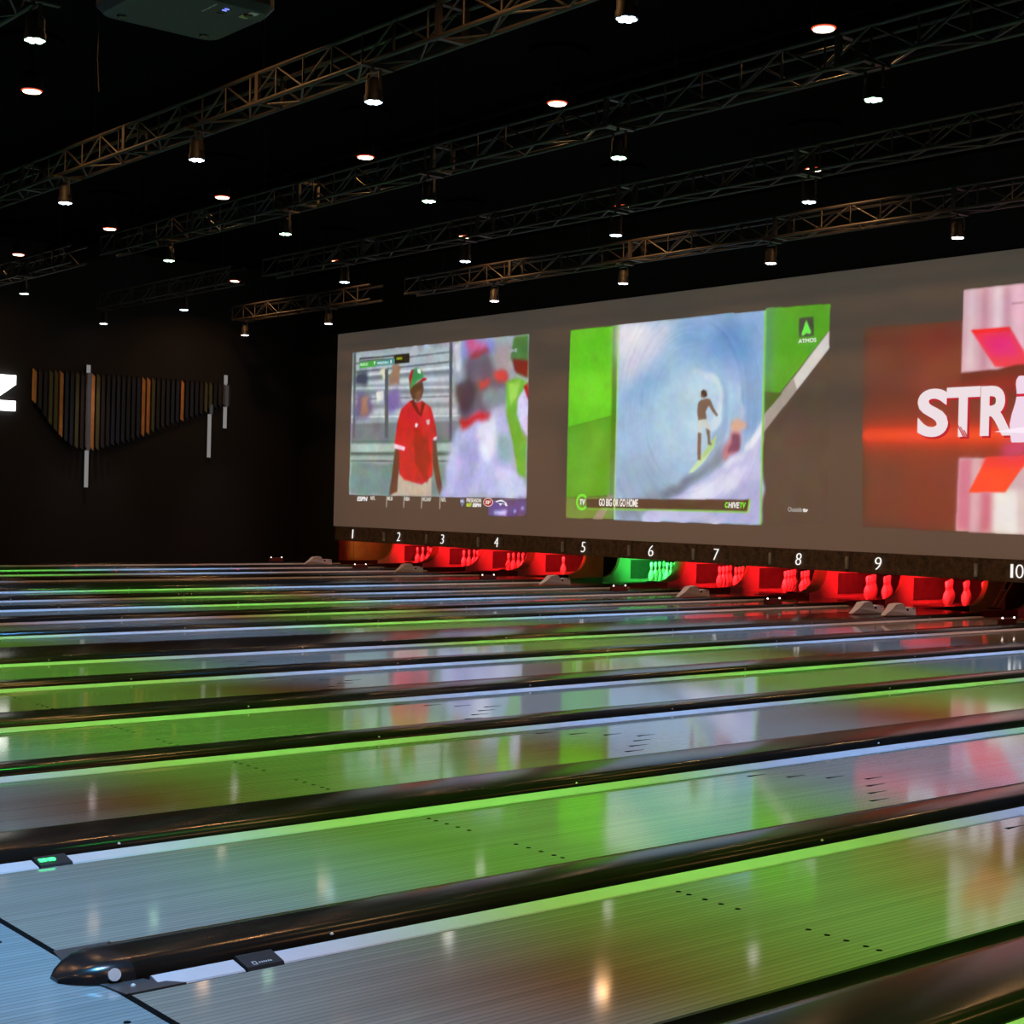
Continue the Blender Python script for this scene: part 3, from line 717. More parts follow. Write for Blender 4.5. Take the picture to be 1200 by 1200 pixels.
W = (226, 222, 218)
words(ball, 'MEXICO', -28.46, 4.435, 0.30, 0.06, (190, 230, 190))
words(ball, '7', -27.93, 4.435, 0.06, 0.07, (230, 240, 230), 0.03)
words(ball, 'VENEZUELA', -27.80, 4.435, 0.44, 0.055, (200, 230, 230))
words(ball, '5', -27.30, 4.435, 0.06, 0.07, (230, 240, 240), 0.03)
words(ball, 'LIVE', -23.26, 4.42, 0.26, 0.07, (170, 175, 185), 0.01)
words(ball, 'ESPN', -28.45, 1.43, 0.40, 0.10, (235, 232, 232), 0.03, 0.15)
for b_, x, wd in (('NFL', -27.93, .18), ('MLB', -27.28, .19), ('NBA', -26.64, .18), ('NCAAF', -26.0, .30), ('NFL', -25.35, .17)):
    words(ball, b_, x, 1.46, wd, 0.085, (205, 200, 190), 0.01)
for x in (-27.31, -26.67, -26.03, -25.39):
    plate(ball, [(x - .008, 1.31), (x + .008, 1.31), (x + .008, 1.555), (x - .008, 1.555)], (190, 180, 165), name='divider_line')
words(ball, 'PRESEASON', -24.49, 1.465, 0.47, 0.075, (235, 230, 225), 0.0)
words(ball, '8:07', -24.49, 1.37, 0.17, 0.075, (190, 215, 70), 0.03)
words(ball, 'ESPN', -24.29, 1.37, 0.28, 0.075, (235, 230, 230), 0.05, 0.15)
plate(ball, [(-24.70, 1.53), (-24.56, 1.53), (-24.56, 1.45), (-24.63, 1.36), (-24.70, 1.45)], (120, 120, 150), name='badge')
words(ball, 'NFL', -24.685, 1.455, 0.11, 0.05, (225, 225, 235), 0.01)
ring = [(-23.79 + .155 * math.cos(a * pi / 10), 1.47 + .085 * math.sin(a * pi / 10)) for a in range(20)]
plate(ball, ring, (226, 206, 196), name='round_badge')
ring2 = [(-23.79 + .135 * math.cos(a * pi / 10), 1.47 + .073 * math.sin(a * pi / 10)) for a in range(20)]
plate(ball, ring2, (170, 50, 50), y=-0.009, name='round_badge')
words(ball, 'SF', -23.87, 1.435, 0.16, 0.07, (235, 220, 210), 0.03, y=-0.012)
plate(ball, [(-23.57, 1.49), (-23.45, 1.52), (-23.35, 1.525), (-23.22, 1.47), (-23.18, 1.41), (-23.23, 1.40), (-23.27, 1.44), (-23.36, 1.45), (-23.40, 1.40), (-23.44, 1.45), (-23.5, 1.47)], (232, 230, 236), name='horse_badge')
plate(ball, [(-23.50, 1.475), (-23.44, 1.46), (-23.34, 1.46), (-23.28, 1.45), (-23.25, 1.47), (-23.36, 1.49), (-23.45, 1.49)], (50, 60, 120), y=-0.0095, name='horse_badge')

# surf picture lettering
words(surf, 'GO BIG OR GO HOME', -20.545, 1.452, 1.01, 0.135, (240, 236, 226), 0.015)
cr = []
for a in range(-40, 41):
    pass
ro, ri = [], []
for a in range(0, 25):
    th = math.radians(38 + a * (322 - 38) / 24)
    ro.append((-21.01 + .165 * math.cos(th), 1.515 + .155 * math.sin(th))); ri.append((-21.01 + .115 * math.cos(th), 1.515 + .105 * math.sin(th)))
rg_ = MB()
for a in range(24):
    q = [ro[a], ro[a + 1], ri[a + 1], ri[a]]
    rg_.add([(p[0], -0.009, p[1]) for p in q], [(0, 1, 2, 3)])
rg_.build('ring_emblem', glow((130, 225, 60)), surf)
words(surf, 'TV', -21.075, 1.465, 0.16, 0.105, (236, 236, 226), 0.03, 0.2)
words(surf, 'C', -17.455, 1.472, 0.075, 0.10, (130, 225, 60), 0.05, 0.15)
words(surf, 'HIVE', -17.375, 1.472, 0.245, 0.10, (236, 236, 226), 0.02, 0.15)
words(surf, 'TV', -17.125, 1.472, 0.135, 0.10, (130, 225, 60), 0.03, 0.15)
words(surf, 'ATMOS', -15.965, 4.135, 0.36, 0.065, (236, 238, 232), 0.0)
words(surf, 'Outside', -16.09, 1.437, 0.29, 0.075, (176, 168, 160), 0.0)
words(surf, 'tv', -15.785, 1.437, 0.10, 0.06, (240, 236, 230), 0.04)

# strike picture lettering: white letters over red shadows, a pin as the fourth letter
for dx, dz, colr, y in ((0.035, -0.03, (186, 36, 46), -0.007), (0.0, 0.0, (238, 222, 226), -0.012)):
    words(strike, 'S', -13.66 + dx, 2.59 + dz, 0.53, 0.71, colr, 0.035, y=y)
    words(strike, 'T', -13.16 + dx, 2.585 + dz, 0.56, 0.72, colr, 0.035, y=y)
    words(strike, 'R', -12.59 + dx, 2.59 + dz, 0.53, 0.71, colr, 0.035, y=y)
for q in range(3):
    x = -12.985 + q * 0.06
    plate(strike, [(x, 2.60 + .18 - q * .05), (x + .02, 2.60 + .18 - q * .05), (x + .14 - q * .03, 2.585), (x + .115 - q * .03, 2.585)], (196, 60, 66), y=-0.0155, name='stripe')
pp = [(0.0, .13), (.1, .15), (.25, .165), (.4, .135), (.55, .085), (.66, .062), (.74, .07), (.82, .083), (.88, .075), (.93, .04)]
plate(strike, [(-11.95 - r, 2.49 + z) for z, r in pp] + [(-11.95 + r, 2.49 + z) for z, r in pp[::-1]], (240, 214, 232), y=-0.012, name='pin_mark')
plate(strike, [(-12.02, 3.13), (-11.88, 3.13), (-11.885, 3.17), (-12.015, 3.17)], (206, 40, 60), y=-0.015, name='pin_mark')
plate(strike, [(-12.35, 2.645), (-11.95, 2.62), (-11.2, 2.60), (-11.2, 2.68), (-11.95, 2.70)], (252, 236, 248), y=-0.016, name='glint')

# ---------------------------------------------------------------- masking panels with the lane numbers
SEP = {0: -29.30, 1: -27.31, 2: -25.76, 3: -24.01, 4: -21.46, 5: -19.67, 6: -18.09, 7: -16.38, 8: -14.84, 9: -12.55, 10: -10.86, 11: -9.06}
for k in range(1, 12):
    x0, x1 = SEP[k - 1], SEP[k]
    lab = ('speckled brown mask panel with white number %s above the pins' % NW[k]) if k <= 10 else 'speckled brown mask panel at the right end, past number ten'
    t = thing('mask_panel', lab, 'mask panel', (x0, Y_MASK, 0), 'mask panels with lane numbers')
    MB().box(0.004, x1 - x0 - 0.004, 0.0, 0.05, 0.529, 0.846).build('panel', M['mask'], t)
    MB().box(x1 - x0 - 0.052, x1 - x0 - 0.006, -0.035, 0.0, 0.575, 0.765).build('edge_strip', M['strip'], t)
    if k <= 10:
        wd = 0.075 if k == 1 else (0.115 if k < 10 else 0.27)
        nx = LC[k] - x0 - wd / 2
        nm = {1: 'I'}.get(k, str(k))
        if k == 10:
            link('number', MB().box(0.0, 0.035, -0.006, 0.006, 0.0, 0.19).mesh('number', M['num']), t, (nx + 0.01, -0.012, 0.592))
            link('number', text_mesh('number', '0', M['num'], 0.12, 0.19, -0.02, 0.0, 0.006), t, (nx + 0.09, -0.012, 0.592))
        elif k == 1:
            link('number', MB().prism([(0.0, 0), (0.03, 0), (0.045, 0.2), (0.015, 0.2)], 'y', -0.006, 0.006).mesh('number', M['num']), t, (nx, -0.012, 0.59))
        else:
            link('number', text_mesh('number', nm, M['num'], wd, 0.19, -0.02, 0.12, 0.006), t, (nx, -0.012, 0.59))

# ---------------------------------------------------------------- pits: kickback plates, lights, pins
def kick_profile():
    return [(18.30, -0.11), (18.30, 0.072), (18.36, 0.075), (18.44, 0.09), (18.54, 0.125), (18.63, 0.19), (18.70, 0.28), (18.75, 0.40), (18.79, 0.60), (18.80, 0.95), (20.12, 0.95), (20.12, -0.11)]
def kickback(x0, x1, label, mat, pad=True):
    t = thing('kickback', label, 'pit side wall', (x0, 0, 0), 'side walls of the pin pits')
    MB().prism(kick_profile()[::-1], 'x', 0, x1 - x0).build('plate', mat, t)
    MB().prism([(17.22, -0.11), (17.22, 0.06), (18.298, 0.068), (18.298, -0.11)][::-1], 'x', 0, x1 - x0).build('curb', M['curb'], t)
    edge = MB()
    kp = kick_profile()[1:10]
    for a, b in zip(kp[:-1], kp[1:]):
        edge.add([(-0.002, a[0] - .004, a[1] + .003), (x1 - x0 + .002, a[0] - .004, a[1] + .003), (x1 - x0 + .002, b[0] - .004, b[1] + .003), (-0.002, b[0] - .004, b[1] + .003)], [(0, 1, 2, 3)], True)
    edge.build('edge_trim', M['kick_wood'], t)
    if pad:
        MB().box(x1 - x0, x1 - x0 + 0.012, 19.05, 20.1, 0.045, 0.405).build('pad', M['pad'], t)
    return t
kickback(LC[1] - 0.81, LC[1] - 0.75, 'side wall left of the pins under number one', M['kick'])
for k in range(1, 11):
    a, b = LC[k] + 0.75, LC[k + 1] - 0.75
    if b - a < 0.5:
        kickback(a, b, 'side wall between the pin pits under numbers %s and %s' % (NW[k], NW[k + 1]), M['kick'])
    else:
        kw = kickback(a, a + 0.06, 'wood-backed side wall right of the pins under number %s' % NW[k], M['kick'], False)
        cl = [(y_, z_) for y_, z_ in kick_profile()[1:9] if y_ < 19.23]
        MB().prism(([(18.31, -0.10)] + cl + [(18.80, 0.93), (19.23, 0.93), (19.23, -0.10)])[::-1], 'x', 0.062, 0.08).build('wood_cladding', M['kick_wood'], kw)
        MB().box(0.062, 0.075, 19.24, 20.1, -0.10, 0.93).build('dark_void_sheet', M['curb'], kw)  # black sheet put in for the dark void past the wood
        kickback(b - 0.06, b, 'side wall left of the pit under number %s, beside a dark gap' % NW[k + 1], M['kick'])
sp = thing('pit_side_panel', 'brown wooden panel beside the pit at the far left end below number one', 'panel', (-29.68, 0, 0))
MB().box(0, 0.06, 17.3, 19.6, -0.11, 0.58).build('panel_board', M['kick_wood'], sp)
MB().box(0.06, 0.10, 17.82, 17.88, -0.11, 0.58).build('batten', M['kick_wood'], sp)

# warm work lights low in the service gaps
for x, y, p in ((-21.95, 17.9, 6), (-13.0, 17.7, 2.0), (-28.9, 17.3, 18)):
    spot((x, y, 0.75), (1.0, 0.45, 0.12), p, angle=60, radius=0.05, target=(x - 0.68, y + 0.95, 0.2))

def pit_light(c, k, colr, power, label):
    t = thing('pit_light', label, 'light bar', (c, 18.25, 0.70), 'light bars behind the mask')
    MB().box(-0.6, 0.6, 0.0, 0.05, 0.0, 0.10).build('bar', M['fixture'], t)
    for bx in (-0.5, 0.5): MB().box(bx - 0.02, bx + 0.02, -1.10, 0.0, 0.07, 0.10).build('bracket', M['fixture'], t)
    MB().box(-0.58, 0.58, 0.051, 0.056, 0.02, 0.08).build('lit_strip', em('pit_strip', colr, 1.5), t)
    d = bpy.data.lights.new('pit', 'AREA'); d.shape = 'RECTANGLE'; d.size = 0.9; d.size_y = 0.08; d.energy = power; d.color = colr; d.spread = math.radians(95)
    o = bpy.data.objects.new('pit_area', d); o.location = (0, 0.07, 0.03)
    o.rotation_euler = Vector((0, 0.9, -0.45)).to_track_quat('-Z', 'Y').to_euler(); o.parent = t; COL.objects.link(o)
for k in range(1, 11):
    g = (k == 5)
    pit_light(LC[k], k, (0.05, 1.0, 0.12) if g else (1.0, 0.008, 0.012), P_PITG if g else P_PIT,
              'light bar behind the mask throwing %s light on the pins under number %s' % ('green' if g else 'red', NW[k]))

PIN = [(2.58, 0), (3.59, 1.9), (4.96, 5.7), (5.73, 8.6), (6.05, 11.4), (5.79, 14.9), (4.70, 18.4), (3.14, 21.9), (2.50, 23.8), (2.28, 25.4), (2.375, 27.6), (2.66, 29.8), (3.056, 32.1), (3.235, 34.3), (2.9, 36.4), (1.9, 37.7), (0.6, 38.1)]
PS = 0.0103
body_me = MB().lathe([(r * PS, z * PS) for r, z in PIN], 14).mesh('pin_body', M['pin'])
def band_mesh(z0, z1):
    def rad(z): return np.interp(z, [q[1] for q in PIN], [q[0] for q in PIN])
    return MB().lathe([(rad(z) * PS + 0.0012, z * PS) for z in (z0, z0 + 0.6, (z0 + z1) / 2, z1)], 14).mesh('neck_band', M['band'])
band_a, band_b = band_mesh(23.6, 25.0), band_mesh(26.4, 27.8)
pin0 = None
ROWS = [(0, ['head pin']), (1, ['left pin of the second row', 'right pin of the second row']),
        (2, ['left pin of the third row', 'middle pin of the third row', 'right pin of the third row']),
        (3, ['leftmost pin of the back row', 'second pin from the left in the back row', 'third pin from the left in the back row', 'rightmost pin of the back row'])]
for k in range(1, 10):
    tint = 'green-lit' if k == 5 else 'red-lit'
    for row, names in ROWS:
        for i, nme in enumerate(names):
            if k == 4 and row > 0: continue
            loc = (LC[k] + (i - row / 2) * 0.3048 * 1.02, Y_PIN + row * 0.264 * 1.02, 0.0)
            lab = 'lone %s bowling pin standing under number four' % tint if k == 4 else '%s bowling pin under number %s, %s' % (tint, NW[k], nme)
            grp = 'bowling pins racked under number %s' % NW[k]
            if pin0 is None:
                pin0 = thing('bowling_pin', lab, 'bowling pin', loc, grp)
                link('pin_body', body_me, pin0); link('neck_band', band_a, pin0); link('neck_band', band_b, pin0)
            else:
                copy_thing(pin0, loc, lab, grp)

# ---------------------------------------------------------------- grey sensor housings and small sensors on the dividers
def housing(x, y, label):
    t = thing('sensor_housing', label, 'sensor housing', (x, y, 0.058), 'grey sensor housings on the dividers')
    prof = [(0.0, 0.012), (0.13, 0.085), (0.22, 0.160), (0.37, 0.172), (0.41, 0.135), (0.44, 0.100), (0.58, 0.116), (0.65, 0.108), (0.65, 0.0)]
    hb = MB()
    wid = [0.03, 0.07, 0.085, 0.085, 0.085, 0.085, 0.085, 0.085, 0.085]
    n_ = len(prof)
    vs = [(-w_ * (1 - 0.25 * (z > 0.05)), yy, z) for (yy, z), w_ in zip(prof, wid)] + [(w_ * (1 - 0.25 * (z > 0.05)), yy, z) for (yy, z), w_ in zip(prof, wid)]
    fs = [(i, i + 1, n_ + i + 1, n_ + i) for i in range(n_ - 1)] + [tuple(range(n_))[::-1], tuple(range(n_, 2 * n_)), (0, n_, 2 * n_ - 1, n_ - 1)]
    vs[0] = (-0.03, 0.0, 0.012); vs[n_] = (0.03, 0.0, 0.012)
    hb.add(vs, fs); hb.build('shell', M['gray'], t)
    for yy, zz in ((0.475, 0.085), (0.615, 0.085)):
        MB().box(0.062, 0.067, yy - 0.02, yy + 0.02, zz - 0.018, zz + 0.012).build('dark_port', M['black'], t)
    MB().box(0.0645, 0.068, 0.45, 0.645, 0.035, 0.042).build('seam', M['fixture'], t)
mid_gap = lambda k: (LC[k] + LC[k + 1]) / 2
for k, dx, y, w_ in ((1, 0.0, 15.28, 'left of the red pit under number two'), (3, 0.0, 15.26, 'on the divider between lanes three and four'), (5, 0.0, 15.28, 'below the lone pin and number five'),
                (7, 0.0, 15.26, 'on the divider between lanes seven and eight'), (9, -0.02, 14.93, 'on the wide divider below number nine, left one of two'), (9, 0.42, 15.05, 'on the wide divider below number nine, right one of two')):
    housing(mid_gap(k) + dx, y, 'grey wedge-shaped sensor housing ' + w_)
def led_sensor(x, label):
    t = thing('ball_sensor', label, 'ball sensor', (x, 15.42, 0.058), 'small sensors with two white lights')
    MB().prism([(-0.035, 0), (0.035, 0), (0.028, 0.075), (-0.028, 0.075)], 'y', 0.0, 0.34).build('sensor_body', M['red'], t)
    for yy in (0.03, 0.30):
        MB().lathe([(0.010, -0.012), (0.013, 0.0), (0.009, 0.010), (0.003, 0.013)], 8, (0.02, yy, 0.082)).build('white_light', M['led_white'], t)
led_sensor(LC[1] - HW - 0.245, 'small red sensor with two white lights left of lane one, below the black wall')
for k in (2, 4, 6, 8, 10):
    x = mid_gap(k) if k != 4 else LC[5] - HW - 0.4
    led_sensor(x, 'small sensor with two white lights on the divider between lanes %s and %s' % (NW[k], NW[k + 1]))

# slanted twin rods that lift the balls behind the dividers
def lift(x, label, r=0.012, y=18.0, k_=1.0):
    t = thing('ball_lift_rods', label, 'ball lift', (x, y, 0.07), 'slanted ball lift rods')
    for dx in (-0.05, 0.05):
        MB().cyl((dx * k_, 0.0, 0.015), (dx * k_, 0.52 * k_, 0.015 + 0.535 * k_), r, 8).build('rod', M['brass'], t)
    MB().cyl((-0.06 * k_, 0.25 * k_, 0.272 * k_), (0.06 * k_, 0.25 * k_, 0.272 * k_), r * 0.8, 8).build('crossbar', M['chrome'], t)
    MB().box(-0.08, 0.08, -0.05, 0.05, 0.0, 0.02).build('foot_plate', M['fixture'], t)
lift(-12.85, 'pair of slanted brassy rods in the gap between numbers nine and ten')
for k in (1, 3, 5, 7):
    lift(mid_gap(k), 'pair of slanted rods between the pits under numbers %s and %s' % (NW[k], NW[k + 1]), 0.007, 18.02, 0.45)

# ---------------------------------------------------------------- ceiling: trusses
bay = 0.5
ZB, ZT, HY = 5.40, 5.69, 0.145
vert_me = MB().cyl((0, 0, ZB), (0, 0, ZT), 0.011, 6, caps=False).mesh('brace', M['truss'])
diag_me = MB().cyl((0, 0, ZB), (bay, 0, ZT), 0.012, 6, caps=False).mesh('brace', M['truss'])
flat_me = MB().cyl((0, -HY, ZB), (bay, HY, ZB), 0.011, 6, caps=False).mesh('brace', M['truss'])
plate_mb = MB()
for a in (-HY, HY):
    plate_mb.box(-0.03, 0.03, a - 0.02, a + 0.02, ZB - 0.01, ZT + 0.01)
plate_mb.box(-0.03, 0.03, -HY, HY, ZB - 0.015, ZB + 0.015); plate_mb.box(-0.03, 0.03, -HY, HY, ZT - 0.015, ZT + 0.015)
joint_me = plate_mb.mesh('joint_plate', M['truss'])
def truss(x0, x1, y, label):
    t = thing('lighting_truss', label, 'lighting truss', (x0, y, 0), 'box trusses under the ceiling')
    L = x1 - x0
    for a in (-HY, HY):
        for z in (ZB, ZT):
            MB().cyl((0, a, z), (L, a, z), 0.022, 8).build('chord', M['truss'], t)
    n_ = int(L / bay)
    for i in range(n_ + 1):
        link('brace', vert_me, t, (i * bay, -HY, 0))
        if i < n_:
            o = link('brace', diag_me, t, (i * bay, -HY, 0))
            if i % 2: o.location.x += bay; o.scale.x = -1
            o = link('brace', diag_me, t, (i * bay, HY, 0))
            if i % 2 == 0: o.location.x += bay; o.scale.x = -1
            o = link('brace', flat_me, t, (i * bay, 0, 0))
            if i % 2: o.scale.y = -1
    for i in range(1, int(L / 3.0) + 1):
        link('joint_plate', joint_me, t, (min(i * 3.0 + 0.15, L - .03), 0, 0))
    for hx in np.arange(1.0, L, 4.0):
        MB().cyl((hx, 0, ZT + 0.01), (hx, 0, 6.7), 0.006, 6).build('hanger_wire', M['fixture'], t)
    return t
ROWY = {'A': 15.10, 'B': 12.05, 'C': 5.87, 'D': 8.95, 'E': 2.70}
truss(-30.4, -24.95, ROWY['A'], 'short box truss ending above the left end of the screen')
truss(-23.80, -4.3, ROWY['A'], 'long box truss with orange-lit stretches just above the screen')
truss(-30.6, -25.03, ROWY['B'], 'short dim box truss at far left, second row from the screen')
truss(-23.87, -5.3, ROWY['B'], 'long dim box truss, second row from the screen')
truss(-30.8, -24.99, ROWY['D'], 'short box truss at the left edge of the photo, ending in mid air')
truss(-23.81, -4.3, ROWY['D'], 'long dim box truss crossing the middle of the black ceiling')
truss(-22.6, -6.1, ROWY['C'], 'nearest long box truss with orange-lit stretches, upper left')
truss(-13.9, -6.4, ROWY['E'], 'box truss at the top left corner above the green lamp')

# par lamps hanging under the trusses, each with its own spot light
can_me = MB().lathe([(0.088, 0.0), (0.088, 0.05), (0.078, 0.07), (0.078, 0.17), (0.045, 0.215)], 14).mesh('can', M['fixture'])
def lens_mesh(mat):
    b = MB()
    for i in range(7):
        if i == 0: cx = cy = 0.0
        else: cx, cy = 0.053 * math.cos(i * pi / 3), 0.053 * math.sin(i * pi / 3)
        b.lathe([(0.012, -0.012), (0.026, -0.006), (0.027, 0.002)], 10, (cx, cy, 0))
    return b.mesh('led_cluster', mat)
ym = MB(); ym.box(-0.10, -0.088, -0.015, 0.015, 0.09, 0.27); ym.box(0.088, 0.10, -0.015, 0.015, 0.09, 0.27); ym.box(-0.10, 0.10, -0.015, 0.015, 0.26, 0.272)
yoke_me = ym.mesh('yoke', M['truss'])
clamp_me = MB().cyl((0, -0.02, 0.27), (0, -0.02, 0.31), 0.018, 8).box(-0.03, 0.03, -0.16, 0.2, 0.305, 0.326).mesh('clamp', M['truss'])
LENS = {'green': lens_mesh(M['lens_green']), 'blue': lens_mesh(M['lens_blue']), 'white': lens_mesh(M['lens_white'])}
PARC = {'green': (C_GREEN, P_GREEN), 'blue': (C_BLUE, P_BLUE), 'white': (C_WHITE, P_WHITE)}
def par(x, y, colr, label):
    t = thing('par_lamp', label, 'stage lamp', (x, y, Z_PAR), 'stage lamps hanging under the trusses')
    link('can', can_me, t); link('led_cluster', LENS[colr], t); link('yoke', yoke_me, t); link('clamp', clamp_me, t)
    d, p = PARC[colr]
    spot((0, 0, -0.03), d, p, parent=t)
ordn = ['first', 'second', 'third', 'fourth', 'fifth', 'sixth', 'seventh', 'eighth', 'ninth', 'tenth']
ROWS_P = [
    ('A', 'white', 15.06, [-30.0, -26.6, -21.2, -17.9, -14.8, -11.65, -8.4], 'on the truss nearest the screen', {}),
    ('B', 'blue', 11.95, [-30.5, -26.9, -21.3, -18.05, -14.8, -11.55, -8.3], 'on the second truss from the screen', {0: 'white'}),
    ('D', 'green', 8.85, [-27.1, -21.45, -18.05, -14.78, -11.5, -8.3], 'on the dim middle truss', {}),
    ('C', 'blue', 5.78, [-18.2, -14.8, -11.48, -8.2], 'on the nearest long truss', {}),
]
for r, colr, y, xs, where, exc in ROWS_P:
    for i, x in enumerate(xs):
        c_ = exc.get(i, colr)
        par(x, y, c_, '%s stage lamp %s, %s from the left' % ({'white': 'small pinkish white', 'blue': 'bluish white', 'green': 'greenish white'}[c_], where, ordn[i]))
par(-11.85, 2.78, 'green', 'large greenish lamp at the top left corner, left of the projector')
for x, y, c_ in ((-5.1, 15.06, 'white'), (-5.1, 11.95, 'blue'), (-5.1, 8.85, 'green'), (-5.0, 5.78, 'blue'), (-1.8, 5.78, 'blue'), (-1.8, 8.85, 'green')):
    spot((x, y, Z_PAR), PARC[c_][0], PARC[c_][1], target=(x, y, 0))
for x, y, c_ in ((-21.5, 5.78, 'blue'), (-25.0, 5.78, 'blue'), (-15.1, 2.7, 'green'), (-18.4, 2.7, 'green'), (-21.7, 2.7, 'green'), (-24.9, 2.7, 'green')):
    spot((x, y, Z_PAR), PARC[c_][0], PARC[c_][1], target=(x, y, 0))

# warm downlights between the trusses
dl_lens = MB().lathe([(0.10, -0.02), (0.105, 0.0)], 16).mesh('lens', M['lens_warm'])
dl_flare = MB().lathe([(0.106, -0.012), (0.119, -0.008), (0.119, 0.0)], 20).mesh('lens_flare_ring', M['lens_flare_ring'])  # glowing ring that imitates lens flare, not a lamp part
dl_can = MB().lathe([(0.118, 0.001), (0.118, 0.16), (0.06, 0.22), (0.015, 0.24), (0.012, 0.56)], 16).mesh('housing', M['fixture'])
dl_rose = MB().lathe([(0.34, 0.0), (0.36, 0.02), (0.30, 0.04)], 24, (0, 0, 0.55)).mesh('canopy_disc', M['ceil'])
def downlight(x, y, label):
    t = thing('downlight', label, 'ceiling lamp', (x, y, Z_DOWN), 'warm round ceiling lamps')
    link('lens', dl_lens, t); link('lens_flare_ring', dl_flare, t); link('housing', dl_can, t); link('canopy_disc', dl_rose, t)
    flood((0, 0, -0.04), 17 if 9 < y < 10 else P_WARM, parent=t)
for i, x in enumerate((-29.3, -25.2, -21.2, -17.27, -13.35, -9.48)):
    downlight(x, 9.6, 'warm white round ceiling lamp in the nearer diagonal row, %s from the left' % ordn[i])
for i, x in enumerate((-29.2, -25.2, -21.16, -17.2, -13.45, -9.5)):
    downlight(x, 14.33, 'small warm ceiling lamp in the row close to the screen, %s from the left' % ordn[i])
downlight(-17.25, 4.94, 'warm white round ceiling lamp at the left edge below the green lamp')
for x in (-13.35, -9.48):
    flood((x, 4.94, Z_DOWN), P_WARM)

# ducts and beams, almost black against the ceiling
for x0, x1, y, z, r, lab in ((-30.5, -3, 7.4, 6.38, 0.24, 'black round duct along the ceiling behind the nearest truss'), (-30.5, -3, 10.9, 6.36, 0.28, 'black round duct along the ceiling in the middle rows')):
    t = thing('duct', lab, 'duct', (x0, y, z))
    MB().cyl((0, 0, 0), (x1 - x0, 0, 0), r, 20).build('duct_pipe', M['duct'], t)
    for i in range(1, 14): MB().cyl((i * 2.0 - 0.03, 0, 0), (i * 2.0 + 0.03, 0, 0), r + 0.015, 20).build('duct_band', M['duct'], t)
    for i in range(1, 7): MB().box(i * 4 - 0.02, i * 4 + 0.02, -0.02, 0.02, r - 0.02, 6.7 - z).build('duct_hanger', M['fixture'], t)

# ---------------------------------------------------------------- projector hanging at the top
t = thing('projector', 'dark grey projector seen from below at the top left', 'projector', (-9.12, 2.68, 4.6))
def rrect(hx, hy, r, n_=4):
    o = []
    for cx, cy, a0 in ((hx - r, hy - r, 0), (-hx + r, hy - r, 90), (-hx + r, -hy + r, 180), (hx - r, -hy + r, 270)):
        for i in range(n_ + 1):
            a = math.radians(a0 + 90 * i / n_); o.append((cx + r * math.cos(a), cy + r * math.sin(a)))
    return o
pb = MB(); lo_ = rrect(0.40, 0.42, 0.10); mi = rrect(0.44, 0.46, 0.12); n_ = len(lo_)
vs = [(x, y, 0.0) for x, y in lo_] + [(x, y, 0.05) for x, y in mi] + [(x, y, 0.26) for x, y in mi] + [(x, y, 0.30) for x, y in lo_]
pb.add(vs, [(a * n_ + i, a * n_ + (i + 1) % n_, (a + 1) * n_ + (i + 1) % n_, (a + 1) * n_ + i) for a in range(3) for i in range(n_)])
pb.add(vs, [tuple(range(n_))[::-1], tuple(range(3 * n_, 4 * n_))]); pb.build('shell', M['projector'], t)
MB().cyl((0.05, 0.43, 0.15), (0.05, 0.53, 0.15), 0.09, 16).build('lens_barrel', M['black'], t)
for q in range(4): MB().box(0.20 + q * 0.035, 0.215 + q * 0.035, 0.12, 0.17, -0.004, 0.0).build('vent_slot', M['black'], t)
for q in range(2): MB().box(0.275 + q * 0.035, 0.285 + q * 0.035, 0.12, 0.15, -0.006, 0.0).build('blue_indicator', M['led_blue'], t)
for q in range(3): MB().box(0.16 + 0.07 * q, 0.215 + 0.07 * q, 0.035 + q * 0.0, 0.043, -0.004, 0.0).build('pale_line', M['silver_print'], t)
MB().box(0.22, 0.28, 0.27, 0.33, -0.003, 0.0).build('yellow_label', M['sticker'], t)
MB().box(0.31, 0.37, 0.28, 0.34, -0.003, 0.0).build('grey_label', M['gray'], t)
for a, b in ((-0.3, -0.3), (-0.3, 0.3), (0.3, -0.3), (0.3, 0.3)):
    MB().lathe([(0.03, -0.012), (0.035, 0.0)], 10, (a, b, 0)).build('foot', M['black'], t)
MB().cyl((0, 0.30, 0.29), (0, 0.30, 2.1), 0.03, 10).build('ceiling_pole', M['fixture'], t)
t = thing('hanging_cable', 'thin loose cable hanging beside the upper left lamp', 'cable', (-13.9, 4.2, 0))
pts = [(0, 0, 6.7), (0.02, 0, 6.2), (0.07, 0.0, 5.9), (0.06, 0, 5.6), (0.04, 0.03, 5.3)]
cb = MB()
for a, b in zip(pts[:-1], pts[1:]): cb.cyl(a, b, 0.006, 6)
cb.build('cable_length', M['truss'], t)

# ---------------------------------------------------------------- left wall: lit sign letter and hanging slats
zt, zb, y0, y1 = 3.86, 3.12, 9.50, 10.29
Z = [(y0, zt), (y1, zt), (y1, zt - .19), (y0 + .34, zb + .21), (y1, zb + .21), (y1, zb), (y0, zb), (y0, zb + .19), (y1 - .36, zt - .21), (y0, zt - .21)]
t = thing('sign_letter', 'lit white block letter Z on the black wall at the left edge', 'sign', (X_WALL, 0, 0))
MB().prism(Z, 'x', 0.03, 0.09).build('letter_face', M['sign'], t)
for yy in (y0 + .1, y1 - .1): MB().cyl((0, yy, zt - .1), (0.04, yy, zt - .1), 0.02, 8).build('stud', M['fixture'], t)

